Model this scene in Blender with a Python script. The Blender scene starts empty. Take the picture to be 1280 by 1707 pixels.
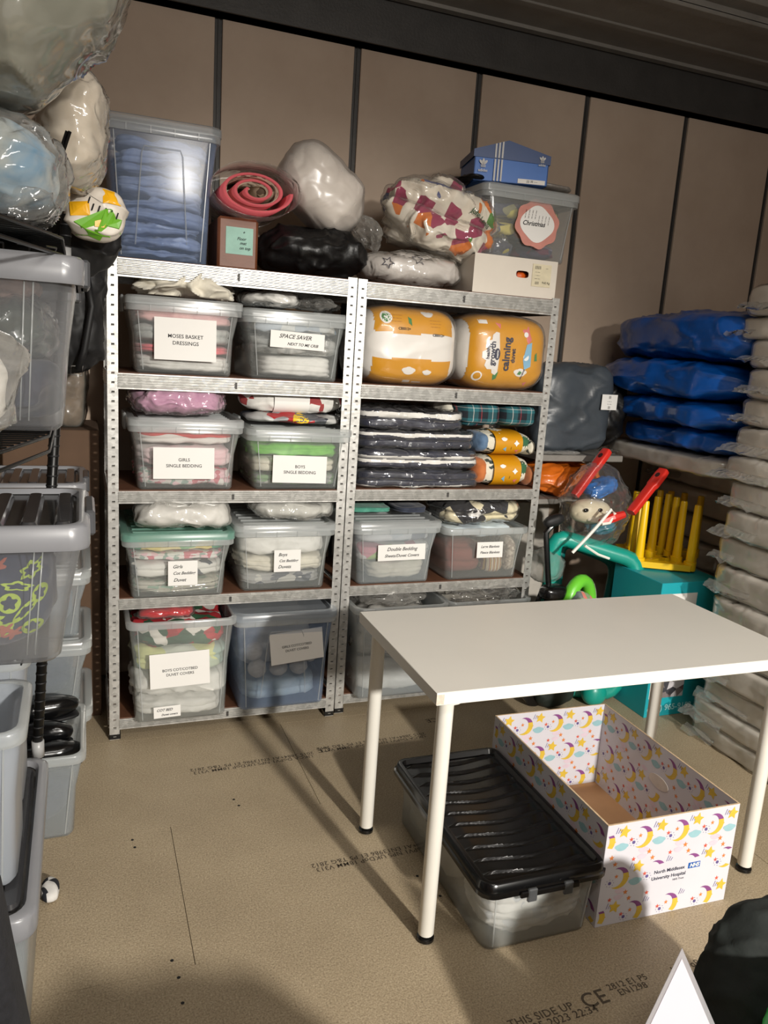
import bpy, bmesh, math, random
import numpy as np
from mathutils import Vector, Matrix, Euler, noise
from mathutils.bvhtree import BVHTree
C = bpy.context.scene.collection
PI = math.pi
R = math.radians
random.seed(4)

# ------------------------------------------------------------------ camera, world, lights, exposure
cam = bpy.data.cameras.new('camera'); camo = bpy.data.objects.new('camera', cam); C.objects.link(camo)
cam.sensor_fit = 'VERTICAL'; cam.sensor_height = 24.0; cam.lens = 24.0 * 1306.08 / 1707.0
cam.clip_start = 0.05
camo.matrix_world = Matrix.Translation((-0.085, -2.94, 1.545)) @ Matrix.Rotation(R(-21.474), 4, 'Z') @ Matrix.Rotation(R(78.24), 4, 'X') @ Matrix.Rotation(R(3.802), 4, 'Z')
bpy.context.scene.camera = camo
W = bpy.data.worlds.new('world'); bpy.context.scene.world = W; W.use_nodes = True
W.node_tree.nodes['Background'].inputs[0].default_value = (1.0, 0.955, 0.90, 1)
W.node_tree.nodes['Background'].inputs[1].default_value = 0.50
def lamp(name, kind, loc, target, energy, col, **kw):
    l = bpy.data.lights.new(name, kind); o = bpy.data.objects.new(name, l); C.objects.link(o)
    o.location = loc; o.rotation_euler = (Vector(target) - Vector(loc)).to_track_quat('-Z', 'Y').to_euler()
    l.energy = energy; l.color = col
    for k, v in kw.items(): setattr(l, k, v)
    return o
lamp('floodlight', 'SPOT', (1.65, -6.2, 2.62), (0.95, -0.5, 0.1), 1680, (1.0, 0.95, 0.87), spot_size=R(48), spot_blend=0.8, shadow_soft_size=0.11)
lamp('ambient_fill', 'AREA', (0.9, -2.9, 2.7), (1.1, 0.2, 0.9), 26, (1.0, 0.95, 0.88), shape='RECTANGLE', size=1.2, size_y=0.15)  # added fill for the ambient light, no fixture seen there
vs = bpy.context.scene.view_settings
vs.view_transform = 'Standard'; vs.look = 'None'; vs.gamma = 1; vs.use_curve_mapping = False; vs.exposure = 0.0

# ------------------------------------------------------------------ materials
MATS = {}
def nmat(name):
    m = bpy.data.materials.new(name); m.use_nodes = True
    return m, m.node_tree, m.node_tree.nodes, m.node_tree.links, m.node_tree.nodes['Principled BSDF']
def s2l(c): return tuple(((x/255)/12.92 if x/255 <= .04045 else ((x/255+.055)/1.055)**2.4) for x in c[:3]) + (1,)
def setin(b, **k):
    for n, v in k.items():
        n = n.replace('_', ' ')
        if n in b.inputs: b.inputs[n].default_value = v
def coords(N, L, scale=1.0, kind='Object'):
    t = N.new('ShaderNodeTexCoord'); m = N.new('ShaderNodeMapping'); L.new(t.outputs[kind], m.inputs[0])
    m.inputs['Scale'].default_value = (scale,)*3 if not isinstance(scale, tuple) else scale
    return m.outputs[0]
def noisen(N, L, co, scale, detail=4, rough=.6, dist=0):
    n = N.new('ShaderNodeTexNoise'); L.new(co, n.inputs['Vector']); n.inputs['Scale'].default_value = scale
    n.inputs['Detail'].default_value = detail; n.inputs['Roughness'].default_value = rough; n.inputs['Distortion'].default_value = dist
    return n.outputs['Fac']
def ramp(N, L, fac, stops, interp='LINEAR'):
    r = N.new('ShaderNodeValToRGB'); L.new(fac, r.inputs[0]); r.color_ramp.interpolation = interp
    e = r.color_ramp.elements
    while len(e) < len(stops): e.new(0.5)
    for i, (p, c) in enumerate(stops): e[i].position = p; e[i].color = c
    return r.outputs['Color']
def bump(N, L, b, fac, strength, dist=0.01):
    n = N.new('ShaderNodeBump'); n.inputs['Strength'].default_value = strength; n.inputs['Distance'].default_value = dist
    L.new(fac, n.inputs['Height']); L.new(n.outputs[0], b.inputs['Normal'])
def solid(name, col, rough=.6, metal=0, var=.08, scale=20, bmp=0.0, bs=None, coat=0, sheen=0):
    key = ('s', name)
    if key in MATS: return MATS[key]
    m, t, N, L, b = nmat(name); c = s2l(col)
    co = coords(N, L); f = noisen(N, L, co, scale)
    c0 = tuple(max(0, x*(1-var)) for x in c[:3]) + (1,); c1 = tuple(min(1, x*(1+var)) for x in c[:3]) + (1,)
    L.new(ramp(N, L, f, [(.3, c0), (.7, c1)]), b.inputs['Base Color'])
    setin(b, Roughness=rough, Metallic=metal, Coat_Weight=coat, Sheen_Weight=sheen)
    if bmp: bump(N, L, b, noisen(N, L, co, bs or scale*4, 5), bmp, .004)
    MATS[key] = m; return m
def fabric(name, col, col2=None, scale=14):
    key = ('f', name)
    if key in MATS: return MATS[key]
    m, t, N, L, b = nmat(name); co = coords(N, L)
    f = noisen(N, L, co, scale, 3, .5, 1.5)
    L.new(ramp(N, L, f, [(.35, s2l(col)), (.6, s2l(col2 or [min(255, x*1.08) for x in col]))]), b.inputs['Base Color'])
    setin(b, Roughness=.9, Sheen_Weight=.15)
    n1 = N.new('ShaderNodeTexNoise'); n1.noise_type = 'RIDGED_MULTIFRACTAL'; L.new(co, n1.inputs['Vector'])
    n1.inputs['Scale'].default_value = 9; n1.inputs['Detail'].default_value = 3; n1.inputs['Distortion'].default_value = 1.0
    bump(N, L, b, n1.outputs['Fac'], .35, .010)
    MATS[key] = m; return m
def patches(name, cols, scale=9, rough=.85, rnd=1.0, seed=0):
    key = ('p', name)
    if key in MATS: return MATS[key]
    m, t, N, L, b = nmat(name); co = coords(N, L)
    v = N.new('ShaderNodeTexVoronoi'); L.new(co, v.inputs['Vector']); v.inputs['Scale'].default_value = scale; v.inputs['Randomness'].default_value = rnd
    sp = N.new('ShaderNodeSeparateColor'); L.new(v.outputs['Color'], sp.inputs[0])
    L.new(ramp(N, L, sp.outputs[0], [(i/len(cols), s2l(c)) for i, c in enumerate(cols)], 'CONSTANT'), b.inputs['Base Color'])
    setin(b, Roughness=rough); bump(N, L, b, noisen(N, L, co, 40, 4), .3, .004)
    MATS[key] = m; return m
def stripes(name, stops, scale, axis='Z', dist=.3, rough=.85):
    key = ('st', name)
    if key in MATS: return MATS[key]
    m, t, N, L, b = nmat(name); co = coords(N, L)
    w = N.new('ShaderNodeTexWave'); w.bands_direction = axis; w.wave_profile = 'SAW'
    L.new(co, w.inputs['Vector']); w.inputs['Scale'].default_value = scale; w.inputs['Distortion'].default_value = dist
    L.new(ramp(N, L, w.outputs['Fac'], [(p, s2l(c)) for p, c in stops], 'CONSTANT'), b.inputs['Base Color'])
    setin(b, Roughness=rough); bump(N, L, b, noisen(N, L, co, 50, 4), .25, .003)
    MATS[key] = m; return m
def clearp(name, col, alpha=.25, edge=.6, rough=.28, crinkle=0, cscale=14, hazy=.5, gloss=.5):
    """translucent polypropylene or film: clear body with a little haze, plus a surface reflection"""
    key = ('c', name)
    if key in MATS: return MATS[key]
    m, t, N, L, b = nmat(name); co = coords(N, L)
    b.inputs['Base Color'].default_value = s2l(col); setin(b, Roughness=.6, Specular_IOR_Level=.0)
    lw = N.new('ShaderNodeLayerWeight'); lw.inputs[0].default_value = hazy
    mr = N.new('ShaderNodeMapRange'); mr.inputs[3].default_value = alpha; mr.inputs[4].default_value = edge
    tr = N.new('ShaderNodeBsdfTransparent'); gl = N.new('ShaderNodeBsdfGlossy'); gl.inputs['Roughness'].default_value = rough
    fr = N.new('ShaderNodeLayerWeight'); fr.inputs[0].default_value = .5
    pw = N.new('ShaderNodeMath'); pw.operation = 'POWER'; pw.inputs[1].default_value = 3.5; L.new(fr.outputs['Facing'], pw.inputs[0])
    fa = N.new('ShaderNodeMath'); fa.operation = 'MULTIPLY_ADD'; fa.inputs[1].default_value = .7; fa.inputs[2].default_value = .045; L.new(pw.outputs[0], fa.inputs[0])
    if crinkle:
        n1 = N.new('ShaderNodeTexNoise'); n1.noise_type = 'RIDGED_MULTIFRACTAL'; L.new(co, n1.inputs['Vector'])
        n1.inputs['Scale'].default_value = cscale; n1.inputs['Detail'].default_value = 4; n1.inputs['Distortion'].default_value = 1.6
        bp = N.new('ShaderNodeBump'); bp.inputs['Strength'].default_value = crinkle; bp.inputs['Distance'].default_value = .014
        L.new(n1.outputs['Fac'], bp.inputs['Height'])
        for nd in (gl, fr, b): L.new(bp.outputs[0], nd.inputs['Normal'])
        ad = N.new('ShaderNodeMath'); ad.operation = 'MULTIPLY_ADD'; L.new(n1.outputs['Fac'], ad.inputs[0]); ad.inputs[1].default_value = .10
        L.new(lw.outputs['Facing'], ad.inputs[2]); L.new(ad.outputs[0], mr.inputs[0])
    else:
        L.new(lw.outputs['Facing'], mr.inputs[0])
    tl = N.new('ShaderNodeBsdfTranslucent'); tl.inputs[0].default_value = s2l(col); mb_ = N.new('ShaderNodeMixShader'); mb_.inputs[0].default_value = .45; L.new(b.outputs[0], mb_.inputs[1]); L.new(tl.outputs[0], mb_.inputs[2])
    m1 = N.new('ShaderNodeMixShader'); L.new(mr.outputs[0], m1.inputs[0]); L.new(tr.outputs[0], m1.inputs[1]); L.new(mb_.outputs[0], m1.inputs[2])
    mu = N.new('ShaderNodeMath'); mu.operation = 'MULTIPLY'; L.new(fa.outputs[0], mu.inputs[0]); mu.inputs[1].default_value = gloss*2
    m2 = N.new('ShaderNodeMixShader'); L.new(mu.outputs[0], m2.inputs[0]); L.new(m1.outputs[0], m2.inputs[1]); L.new(gl.outputs[0], m2.inputs[2])
    L.new(m2.outputs[0], N['Material Output'].inputs[0])
    MATS[key] = m; return m

def galv():
    m, t, N, L, b = nmat('galvanised_steel'); co = coords(N, L)
    v = N.new('ShaderNodeTexVoronoi'); L.new(co, v.inputs['Vector']); v.inputs['Scale'].default_value = 60
    sp = N.new('ShaderNodeSeparateColor'); L.new(v.outputs['Color'], sp.inputs[0])
    L.new(ramp(N, L, sp.outputs[0], [(0, s2l((174, 173, 169))), (1, s2l((202, 201, 197)))]), b.inputs['Base Color'])
    setin(b, Metallic=.62, Roughness=.36)
    bump(N, L, b, noisen(N, L, coords(N, L, (6, 20, 20)), 3, 2), .12, .004)
    return m
def floor_mat():
    m, t, N, L, b = nmat('floor_chipboard'); co = coords(N, L)
    f1 = noisen(N, L, co, 210, 4, .75); f2 = noisen(N, L, co, 3.0, 5, .6)
    c1 = ramp(N, L, f1, [(.3, s2l((120, 107, 86))), (.5, s2l((166, 150, 124))), (.72, s2l((198, 183, 156)))])
    c2 = ramp(N, L, f2, [(.35, (.86, .85, .84, 1)), (.65, (1, 1, 1, 1))])
    mx = N.new('ShaderNodeMix'); mx.data_type = 'RGBA'; mx.blend_type = 'MULTIPLY'; mx.inputs[0].default_value = 1
    L.new(c1, mx.inputs[6]); L.new(c2, mx.inputs[7]); L.new(mx.outputs[2], b.inputs['Base Color'])
    setin(b, Roughness=.5, Specular_IOR_Level=.35); bump(N, L, b, noisen(N, L, co, 120, 4), .35, .003)
    return m
def wall_mat():
    m, t, N, L, b = nmat('wall_panel_paint'); co = coords(N, L)
    f = noisen(N, L, co, 1.6, 5, .6)
    L.new(ramp(N, L, f, [(.3, s2l((168, 148, 130))), (.7, s2l((186, 167, 149)))]), b.inputs['Base Color'])
    setin(b, Roughness=.75); bump(N, L, b, noisen(N, L, co, 150, 4), .2, .002); return m
GALV = galv(); FLOOR = floor_mat(); WALLM = wall_mat()
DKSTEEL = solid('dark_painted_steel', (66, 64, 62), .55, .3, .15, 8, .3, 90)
MIDSTEEL = solid('grey_painted_steel', (128, 124, 118), .55, .2, .12, 6, .3, 80)
CEILM = solid('ceiling_cream', (190, 178, 165), .7)
BOARD = solid('brown_hardboard', (92, 58, 38), .6, 0, .2, 12)
WHITE = solid('white_laminate', (214, 211, 203), .38, 0, .02, 3)
WHITELIT = solid('white_lit_edge', (232, 229, 220), .4, 0, .02, 3)  # lighter than the top: the light on the table edges is in the colour
WHITEMET = solid('white_painted_metal', (232, 229, 220), .35, 0, .03, 5)
BLACKP = solid('black_plastic', (10, 10, 11), .2, 0, .1, 10)
BLACKM = solid('black_matt', (12, 12, 14), .6, 0, .3, 10)
BLACKW = solid('black_wire', (18, 18, 18), .35, .4)
BLACKBAG = solid('black_bag_film', (9, 9, 10), .42, 0, .2, 10, .6, 30)
PAPER = solid('white_paper', (226, 224, 220), .7, 0, .02, 4)
INK = solid('black_ink', (20, 20, 24), .8, 0, 0)
FLOORINK = solid('floor_ink', (78, 68, 56), .9, 0, .3, 200)
PP = clearp('clear_crate_plastic', (222, 228, 226), .085, .36, .2)
PPH = clearp('hazy_crate_plastic', (214, 222, 226), .19, .5, .25)
PPRIM = clearp('crate_rim_plastic', (222, 226, 226), .34, .62, .2)
PPL = clearp('smoky_crate_plastic', (200, 202, 206), .085, .40, .2)
PPBLUE = clearp('bluish_crate_plastic', (160, 180, 210), .17, .5, .25, gloss=.3)
FILM = clearp('clear_film', (220, 218, 214), .02, .24, .09, 1.0, 13, gloss=.9)
FILMS = clearp('smooth_film', (220, 218, 214), .015, .25, .10, .45, 7, gloss=.6)
FILM2 = clearp('milky_film', (208, 206, 200), .15, .6, .12, 1.0, 12, gloss=.7)
FILMG = clearp('greyish_film', (150, 152, 144), .14, .55, .12, 1.0, 8, gloss=.8)
GREYLID = solid('grey_lid_plastic', (128, 129, 133), .3, 0, .05, 5, coat=.2)
WHITEFAB = fabric('white_cotton', (212, 210, 204), (228, 226, 221))

# ------------------------------------------------------------------ object helpers
def link(o, parent=None):
    C.objects.link(o)
    if parent is not None: o.parent = parent
    return o
def mesh(name, V, F, mat, parent=None, smooth=False, midx=None):
    me = bpy.data.meshes.new(name); me.from_pydata([tuple(map(float, v)) for v in V], [], F)
    for m in (mat if isinstance(mat, (list, tuple)) else [mat]): me.materials.append(m)
    if midx is not None: me.polygons.foreach_set('material_index', midx)
    if smooth: me.polygons.foreach_set('use_smooth', [True]*len(me.polygons))
    me.update(); return link(bpy.data.objects.new(name, me), parent)
def tag(o, label, cat, group=None, kind=None):
    if label: o['label'] = label
    if cat: o['category'] = cat
    if group: o['group'] = group
    if kind: o['kind'] = kind
    return o
def thing(name, label, cat, loc=(0, 0, 0), rz=0, group=None, rot=None):
    o = bpy.data.objects.new(name, None); C.objects.link(o); o.empty_display_size = .05
    o.location = loc; o.rotation_euler = rot or (0, 0, rz)
    return tag(o, label, cat, group)
class MB:
    def __init__(s): s.V = []; s.F = []; s.M = []
    def add(s, V, F, m=0):
        n = len(s.V); s.V += [tuple(v) for v in V]; s.F += [tuple(i+n for i in f) for f in F]; s.M += [m]*len(F); return s
    def box(s, a, b, m=0, ch=0, rot=None, piv=None):
        x0, y0, z0 = a; x1, y1, z1 = b
        if ch <= 0:
            V = [(x0,y0,z0),(x1,y0,z0),(x1,y1,z0),(x0,y1,z0),(x0,y0,z1),(x1,y0,z1),(x1,y1,z1),(x0,y1,z1)]
            F = [(0,3,2,1),(4,5,6,7),(0,1,5,4),(1,2,6,5),(2,3,7,6),(3,0,4,7)]
        else:
            def ring(z, i): return [(x0+i, y0+ch, z),(x0+ch, y0+i, z),(x1-ch, y0+i, z),(x1-i, y0+ch, z),(x1-i, y1-ch, z),(x1-ch, y1-i, z),(x0+ch, y1-i, z),(x0+i, y1-ch, z)]
            V = ring(z0, ch) + ring(z0+ch, 0) + ring(z1-ch, 0) + ring(z1, ch); F = [tuple(range(7, -1, -1)), tuple(range(24, 32))]
            for k in range(3):
                for i in range(8): F.append((k*8+i, k*8+(i+1) % 8, k*8+8+(i+1) % 8, k*8+8+i))
        if rot is not None:
            M = rot if isinstance(rot, Matrix) else Euler(rot).to_matrix(); p = Vector(piv or ((x0+x1)/2, (y0+y1)/2, (z0+z1)/2))
            V = [tuple(M @ (Vector(v)-p) + p) for v in V]
        return s.add(V, F, m)
    def tube(s, pts, r, n=8, m=0, cap=True, closed=False):
        pts = [Vector(p) for p in pts]; K = len(pts); rs = r if isinstance(r, (list, tuple)) else [r]*K; V = []; F = []
        up = None
        for i, p in enumerate(pts):
            if closed: d = pts[(i+1) % K]-pts[i-1]
            else: d = pts[min(i+1, K-1)]-pts[max(i-1, 0)]
            d.normalize()
            if up is None: up = Vector((0, 0, 1)) if abs(d.z) < .9 else Vector((1, 0, 0))
            a = d.cross(up)
            if a.length < 1e-4: a = d.orthogonal()
            a.normalize(); b = a.cross(d); up = b
            for k in range(n):
                t = 2*PI*k/n; V.append(tuple(p + (a*math.cos(t)+b*math.sin(t))*rs[i]))
        for i in range(K if closed else K-1):
            for k in range(n):
                j = (i+1) % K; F.append((i*n+k, i*n+(k+1) % n, j*n+(k+1) % n, j*n+k))
        if cap and not closed: F.append(tuple(range(n-1, -1, -1))); F.append(tuple((K-1)*n+k for k in range(n)))
        return s.add(V, F, m)
    def rings(s, rs, m=0, bot=True, top=True):
        n = len(rs[0]); V = [v for r in rs for v in r]; F = []
        for i in range(len(rs)-1):
            for k in range(n): F.append((i*n+k, i*n+(k+1) % n, (i+1)*n+(k+1) % n, (i+1)*n+k))
        if bot: F.append(tuple(range(n-1, -1, -1)))
        if top: F.append(tuple((len(rs)-1)*n+k for k in range(n)))
        return s.add(V, F, m)
    def out(s, name, mat, parent=None, smooth=False):
        return mesh(name, s.V, s.F, mat, parent, smooth, s.M if isinstance(mat, (list, tuple)) else None)
def autosmooth(o, ang=40):
    me = o.data; me.polygons.foreach_set('use_smooth', [True]*len(me.polygons))
    try: me.set_sharp_from_angle(angle=R(ang))
    except Exception: pass
    return o
def rr(x0, x1, y0, y1, r, z, n=4):
    """rounded rectangle ring, counter-clockwise"""
    P = []
    for cx, cy, a in ((x1-r, y0+r, -90), (x1-r, y1-r, 0), (x0+r, y1-r, 90), (x0+r, y0+r, 180)):
        for k in range(n+1):
            t = R(a + 90*k/n); P.append((cx+r*math.cos(t), cy+r*math.sin(t), z))
    return P
# cube-sphere grid
_grid = {}
def cgrid(n):
    if n in _grid: return _grid[n]
    idx = {}; V = []; F = []
    def vid(p):
        k = tuple(round(c*n*2) for c in p)
        if k not in idx: idx[k] = len(V); V.append(p)
        return idx[k]
    for ax in range(3):
        for sg in (-1, 1):
            for i in range(n):
                for j in range(n):
                    q = []
                    for a, b in ((i, j), (i+1, j), (i+1, j+1), (i, j+1)):
                        u = -1+2*a/n; w = -1+2*b/n; p = [0, 0, 0]; p[ax] = sg; p[(ax+1) % 3] = u; p[(ax+2) % 3] = w
                        q.append(vid(tuple(p)))
                    F.append(tuple(q if sg > 0 else q[::-1]))
    _grid[n] = (np.array(V, float), F); return _grid[n]
def softmesh(dims, e=4, amp=.01, fq=9, seed=0, grooves=0, ga=.012, n=20, flat=.0, ridged=.5, shape=None, sagx=0):
    V, F = cgrid(n); P = V/ (np.sum(np.abs(V)**e, axis=1)**(1/e))[:, None]
    w, d, h = dims; X = P*np.array([w/2, d/2, h/2]); nr = P/np.linalg.norm(P, axis=1)[:, None]
    sd = Vector((seed*7.31, seed*3.17, seed*1.73)); out = np.empty_like(X)
    for i in range(len(X)):
        p = Vector(X[i]); q = p*fq + sd
        a = noise.noise(q); b = noise.noise(q*2.3 + Vector((5, 5, 5)))
        c = 1-min(1, abs(noise.noise(Vector((q.x*.9+a, q.y*.9+b*.3, q.z*1.5))))*3.0)
        e2 = min(1, abs(noise.noise(Vector((q.x*1.7+3, q.y*1.7-a, q.z*1.9))))*3.2)
        dsp = amp*(a*.7 + b*.15 + ridged*.9*(c*c-.3) + .12*(e2-.7))
        if grooves:
            zz = (p.z/h+.5)*grooves + .35*noise.noise(Vector((p.x*4, p.y*4, seed)))
            g = abs(math.sin(PI*zz)); side = min(1, (nr[i][0]**2+nr[i][1]**2)*1.4)
            dsp -= ga*(1-g)**3*side
        out[i] = X[i] + nr[i]*dsp
    if sagx: out[:, 2] -= sagx*(out[:, 0]/(w/2))**2
    if flat is not None:
        zb = -h/2*(1-flat); out[:, 2] = np.maximum(out[:, 2], zb); out[:, 2] -= zb
    if shape is not None: out = shape(out)
    return out, F
def soft(name, dims, loc, mat, parent=None, rot=(0, 0, 0), **k):
    V, F = softmesh(dims, **k); o = mesh(name, V, F, mat, parent, True); o.location = loc; o.rotation_euler = rot; return o
def wrapof(o, mat, name='plastic_wrap', grow=.006, amp=.006, fq=25, seed=3):
    """crinkled film shell around a soft mesh, as its child"""
    me = o.data; me.update(); V = []; 
    for v in me.vertices:
        p = v.co; q = p*fq; a = noise.noise(q+Vector((seed, 1, 2))); c = 1-abs(noise.noise(q*.6+Vector((a, 3, seed)))*2.4)
        V.append(tuple(p + v.normal*(grow + amp*(a*.5+max(0, c-.5)))))
    zb = min(v.co.z for v in me.vertices); V = [(x, y, max(z, zb-.0005)) for x, y, z in V]
    w = mesh(name, V, [tuple(p.vertices) for p in me.polygons], mat, o, True); return w
def textmesh(s, size, shear=0, align='CENTER', spacing=1.0, line=1.0, ext=0):
    cu = bpy.data.curves.new('lettering', 'FONT'); cu.body = s; cu.size = size; cu.shear = shear; cu.align_x = align; cu.align_y = 'CENTER'
    cu.space_character = spacing; cu.space_line = line; cu.resolution_u = 3; cu.offset = ext
    o = bpy.data.objects.new('t', cu); C.objects.link(o); bpy.context.view_layer.update()
    me = bpy.data.meshes.new_from_object(o); V = [tuple(v.co) for v in me.vertices]; F = [tuple(p.vertices) for p in me.polygons]
    bpy.data.objects.remove(o); bpy.data.curves.remove(cu); bpy.data.meshes.remove(me)
    return V, F
def text(s, size, mat, parent, M, name='lettering', **k):
    V, F = textmesh(s, size, **k); V = [tuple(M @ Vector(v)) for v in V]
    return mesh(name, V, F, mat, parent)
def frontM(x, y, z, rz=0, tilt=0): return Matrix.Translation((x, y, z)) @ Matrix.Rotation(rz, 4, 'Z') @ Matrix.Rotation(PI/2, 4, 'X') @ Matrix.Rotation(tilt, 4, 'Z')
def project(o, V, F, M, mat, name, off=.0015, d=(0, 1, 0), parent=None):
    """lay flat 2-D shapes (local xy of M) on the surface of o along direction d; everything in o's local space"""
    bv = BVHTree.FromPolygons([v.co for v in o.data.vertices], [tuple(p.vertices) for p in o.data.polygons]); d = Vector(d).normalized(); W2 = []; miss = set()
    for v in V:
        p = M @ Vector(v); h = bv.ray_cast(p - d*.5, d)
        if h[0] is None: h = bv.find_nearest(p)
        W2.append(tuple(h[0] - d*off))
    return mesh(name, W2, F, mat, parent or o, False)
def blob2d(parts):
    V = []; F = []
    for P in parts:
        n = len(V); V += [(x, y, 0) for x, y in P]; F.append(tuple(range(n, n+len(P))))
    return V, F
def fan(P, c=None, rings=3):
    """subdivided filled outline so that it bends with a curved surface"""
    cx = c[0] if c else sum(p[0] for p in P)/len(P); cy = c[1] if c else sum(p[1] for p in P)/len(P); n = len(P); V = [(cx, cy, 0)]; F = []
    for k in range(1, rings+1): V += [(cx+(x-cx)*k/rings, cy+(y-cy)*k/rings, 0) for x, y in P]
    for i in range(n): F.append((0, 1+i, 1+(i+1) % n))
    for k in range(rings-1):
        for i in range(n): F.append((1+k*n+i, 1+(k+1)*n+i, 1+(k+1)*n+(i+1) % n, 1+k*n+(i+1) % n))
    return V, F
def circ(cx, cy, r, n=12, sx=1, sy=1): return [(cx+r*sx*math.cos(2*PI*k/n), cy+r*sy*math.sin(2*PI*k/n)) for k in range(n)]
def star(cx, cy, r, ri=.42, n=5, a0=90): return [(cx+(r if k % 2 == 0 else r*ri)*math.cos(R(a0+180*k/n)), cy+(r if k % 2 == 0 else r*ri)*math.sin(R(a0+180*k/n))) for k in range(2*n)]
def cloud(cx, cy, r):
    P = []
    for k in range(28):
        t = 2*PI*k/28; q = 1+.16*abs(math.sin(3*t)) if math.sin(t) > -.2 else .85
        P.append((cx+r*1.25*q*math.cos(t), cy+r*.72*q*math.sin(t)))
    return P
def grid2d(x0, x1, y0, y1, nx, ny):
    V = [(x0+(x1-x0)*i/nx, y0+(y1-y0)*j/ny, 0) for j in range(ny+1) for i in range(nx+1)]
    return V, [(j*(nx+1)+i, j*(nx+1)+i+1, (j+1)*(nx+1)+i+1, (j+1)*(nx+1)+i) for j in range(ny) for i in range(nx)]

# ------------------------------------------------------------------ the setting
def struct(o): o['kind'] = 'structure'; return o
YW = .62
fl = struct(MB().box((-1.4, -6.5, -.06), (4.2, .75, -.012)).out('floor', FLOOR))
ys = [.58+.6*k for k in range(-12, 1)]
offs = [0.9, 2.6, 1.4, 0.164]
for k in range(len(ys)-1):
    y0, y1 = ys[k], ys[k+1]
    # the board course between y=-1.22 and -0.62 has its end joint at x=0.164
    idx = round((y0+1.22)/.6); xj = .164 if idx == 0 else [.164+1.2, .164+.5, .164+1.8][idx % 3]
    xs = sorted({-1.4, 4.2} | {xj+2.4*q for q in (-1, 0, 1) if -1.3 < xj+2.4*q < 4.1})
    for a, b in zip(xs[:-1], xs[1:]):
        MB().box((a+.0009, y0+.0006, -.012), (b-.0009, min(y1, YW)-.0006, 0)).out('floor_board', FLOOR, fl)
# wall: insulated panels with dark joints
wl = struct(MB().box((-1.4, YW+.03, -.06), (4.2, YW+.1, 3.3)).out('wall_back', DKSTEEL))
xw = [-1.4] + [-.75+.6*k for k in range(0, 9)]
jx = [-.74, -.145, .455, 1.053, 1.646, 2.24, 2.846, 3.446, 4.05]
ed = [-1.4] + jx + [4.2]
for a, b in zip(ed[:-1], ed[1:]):
    MB().box((a+.016, YW, 0), (b-.016, YW+.03, 2.83), ch=.002).out('wall_panel', WALLM, wl)
for x in jx: MB().box((x-.016, YW+.012, 0), (x+.016, YW+.034, 2.83)).box((x-.002, YW+.006, 0), (x+.002, YW+.012, 2.83)).out('panel_joint', DKSTEEL, wl)
struct(MB().box((-1.5, -6.5, -.06), (-1.4, .75, 3.3)).out('wall_left', WALLM))
struct(MB().box((4.2, -6.5, -.06), (4.3, .75, 3.3)).out('wall_right', WALLM))
struct(MB().box((-1.4, -6.5, 3.06), (4.2, -.1, 3.14)).out('ceiling', CEILM))
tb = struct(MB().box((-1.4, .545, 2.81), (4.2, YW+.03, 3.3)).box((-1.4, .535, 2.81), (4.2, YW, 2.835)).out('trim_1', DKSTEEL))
b2 = MB().box((-1.4, -.02, 3.0), (4.2, .53, 3.06), ch=.004).box((-1.4, .49, 2.985), (4.2, .53, 3.01)).box((-1.4, .27, 2.992), (4.2, .31, 3.01), ch=.003).box((-1.4, -.02, 2.99), (4.2, .03, 3.01), ch=.003).box((-1.4, -.1, 3.03), (4.2, -.02, 3.10), ch=.003).box((-1.4, -.1, 3.06), (4.2, .55, 3.3))
struct(b2.out('trim_2', MIDSTEEL))
# printing on the floor
def floortext(s, x, y, size, rz=0, name='floor_print'):
    V, F = textmesh(s, size, spacing=1.05, line=.85, ext=size*.008); M = Matrix.Translation((x, y, .0006)) @ Matrix.Rotation(rz, 4, 'Z')
    mesh(name, [tuple(M @ Vector(v)) for v in V], F, FLOORINK, fl)
floortext('THIS SIDE UP\nRED BS 05 2023 22:34', .93, -1.625, .030, .02)
floortext('CE', 1.085, -1.61, .06, .02); floortext('2812 E1 P5\nEN1298', 1.20, -1.60, .026, .02)
floortext('UKDoP NPSDoPV6\n2812', 1.46, -1.60, .028, .02); floortext('UK\nCA', 1.66, -1.575, .04, .05)
for x0, y0 in ((.50, -.30), (.99, -.26), (.78, -.935)):
    floortext('UKCA DoPV1 NPS UKDoP 18MM V313\n2015 2884+A1 EN13986 E1 P5 T&G 2812', x0, y0, .026, PI+.03)
for x, y in ((1.30, -.14), (.78, -.27), (1.18, -.90)): floortext('CE', x, y, .045, PI+.03)
sc = MB()
for x, y in ((.045, -.66), (.05, -.70), (.385, -.52), (.395, -.56), (.11, -1.19), (.12, -1.25), (.12, -1.33), (.84, -1.06), (.87, -1.16)):
    sc.tube([(x, y, -.002), (x, y, .0007)], .0045, 8)
sc.out('screw_heads', BLACKM, fl)['kind'] = 'stuff'

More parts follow.
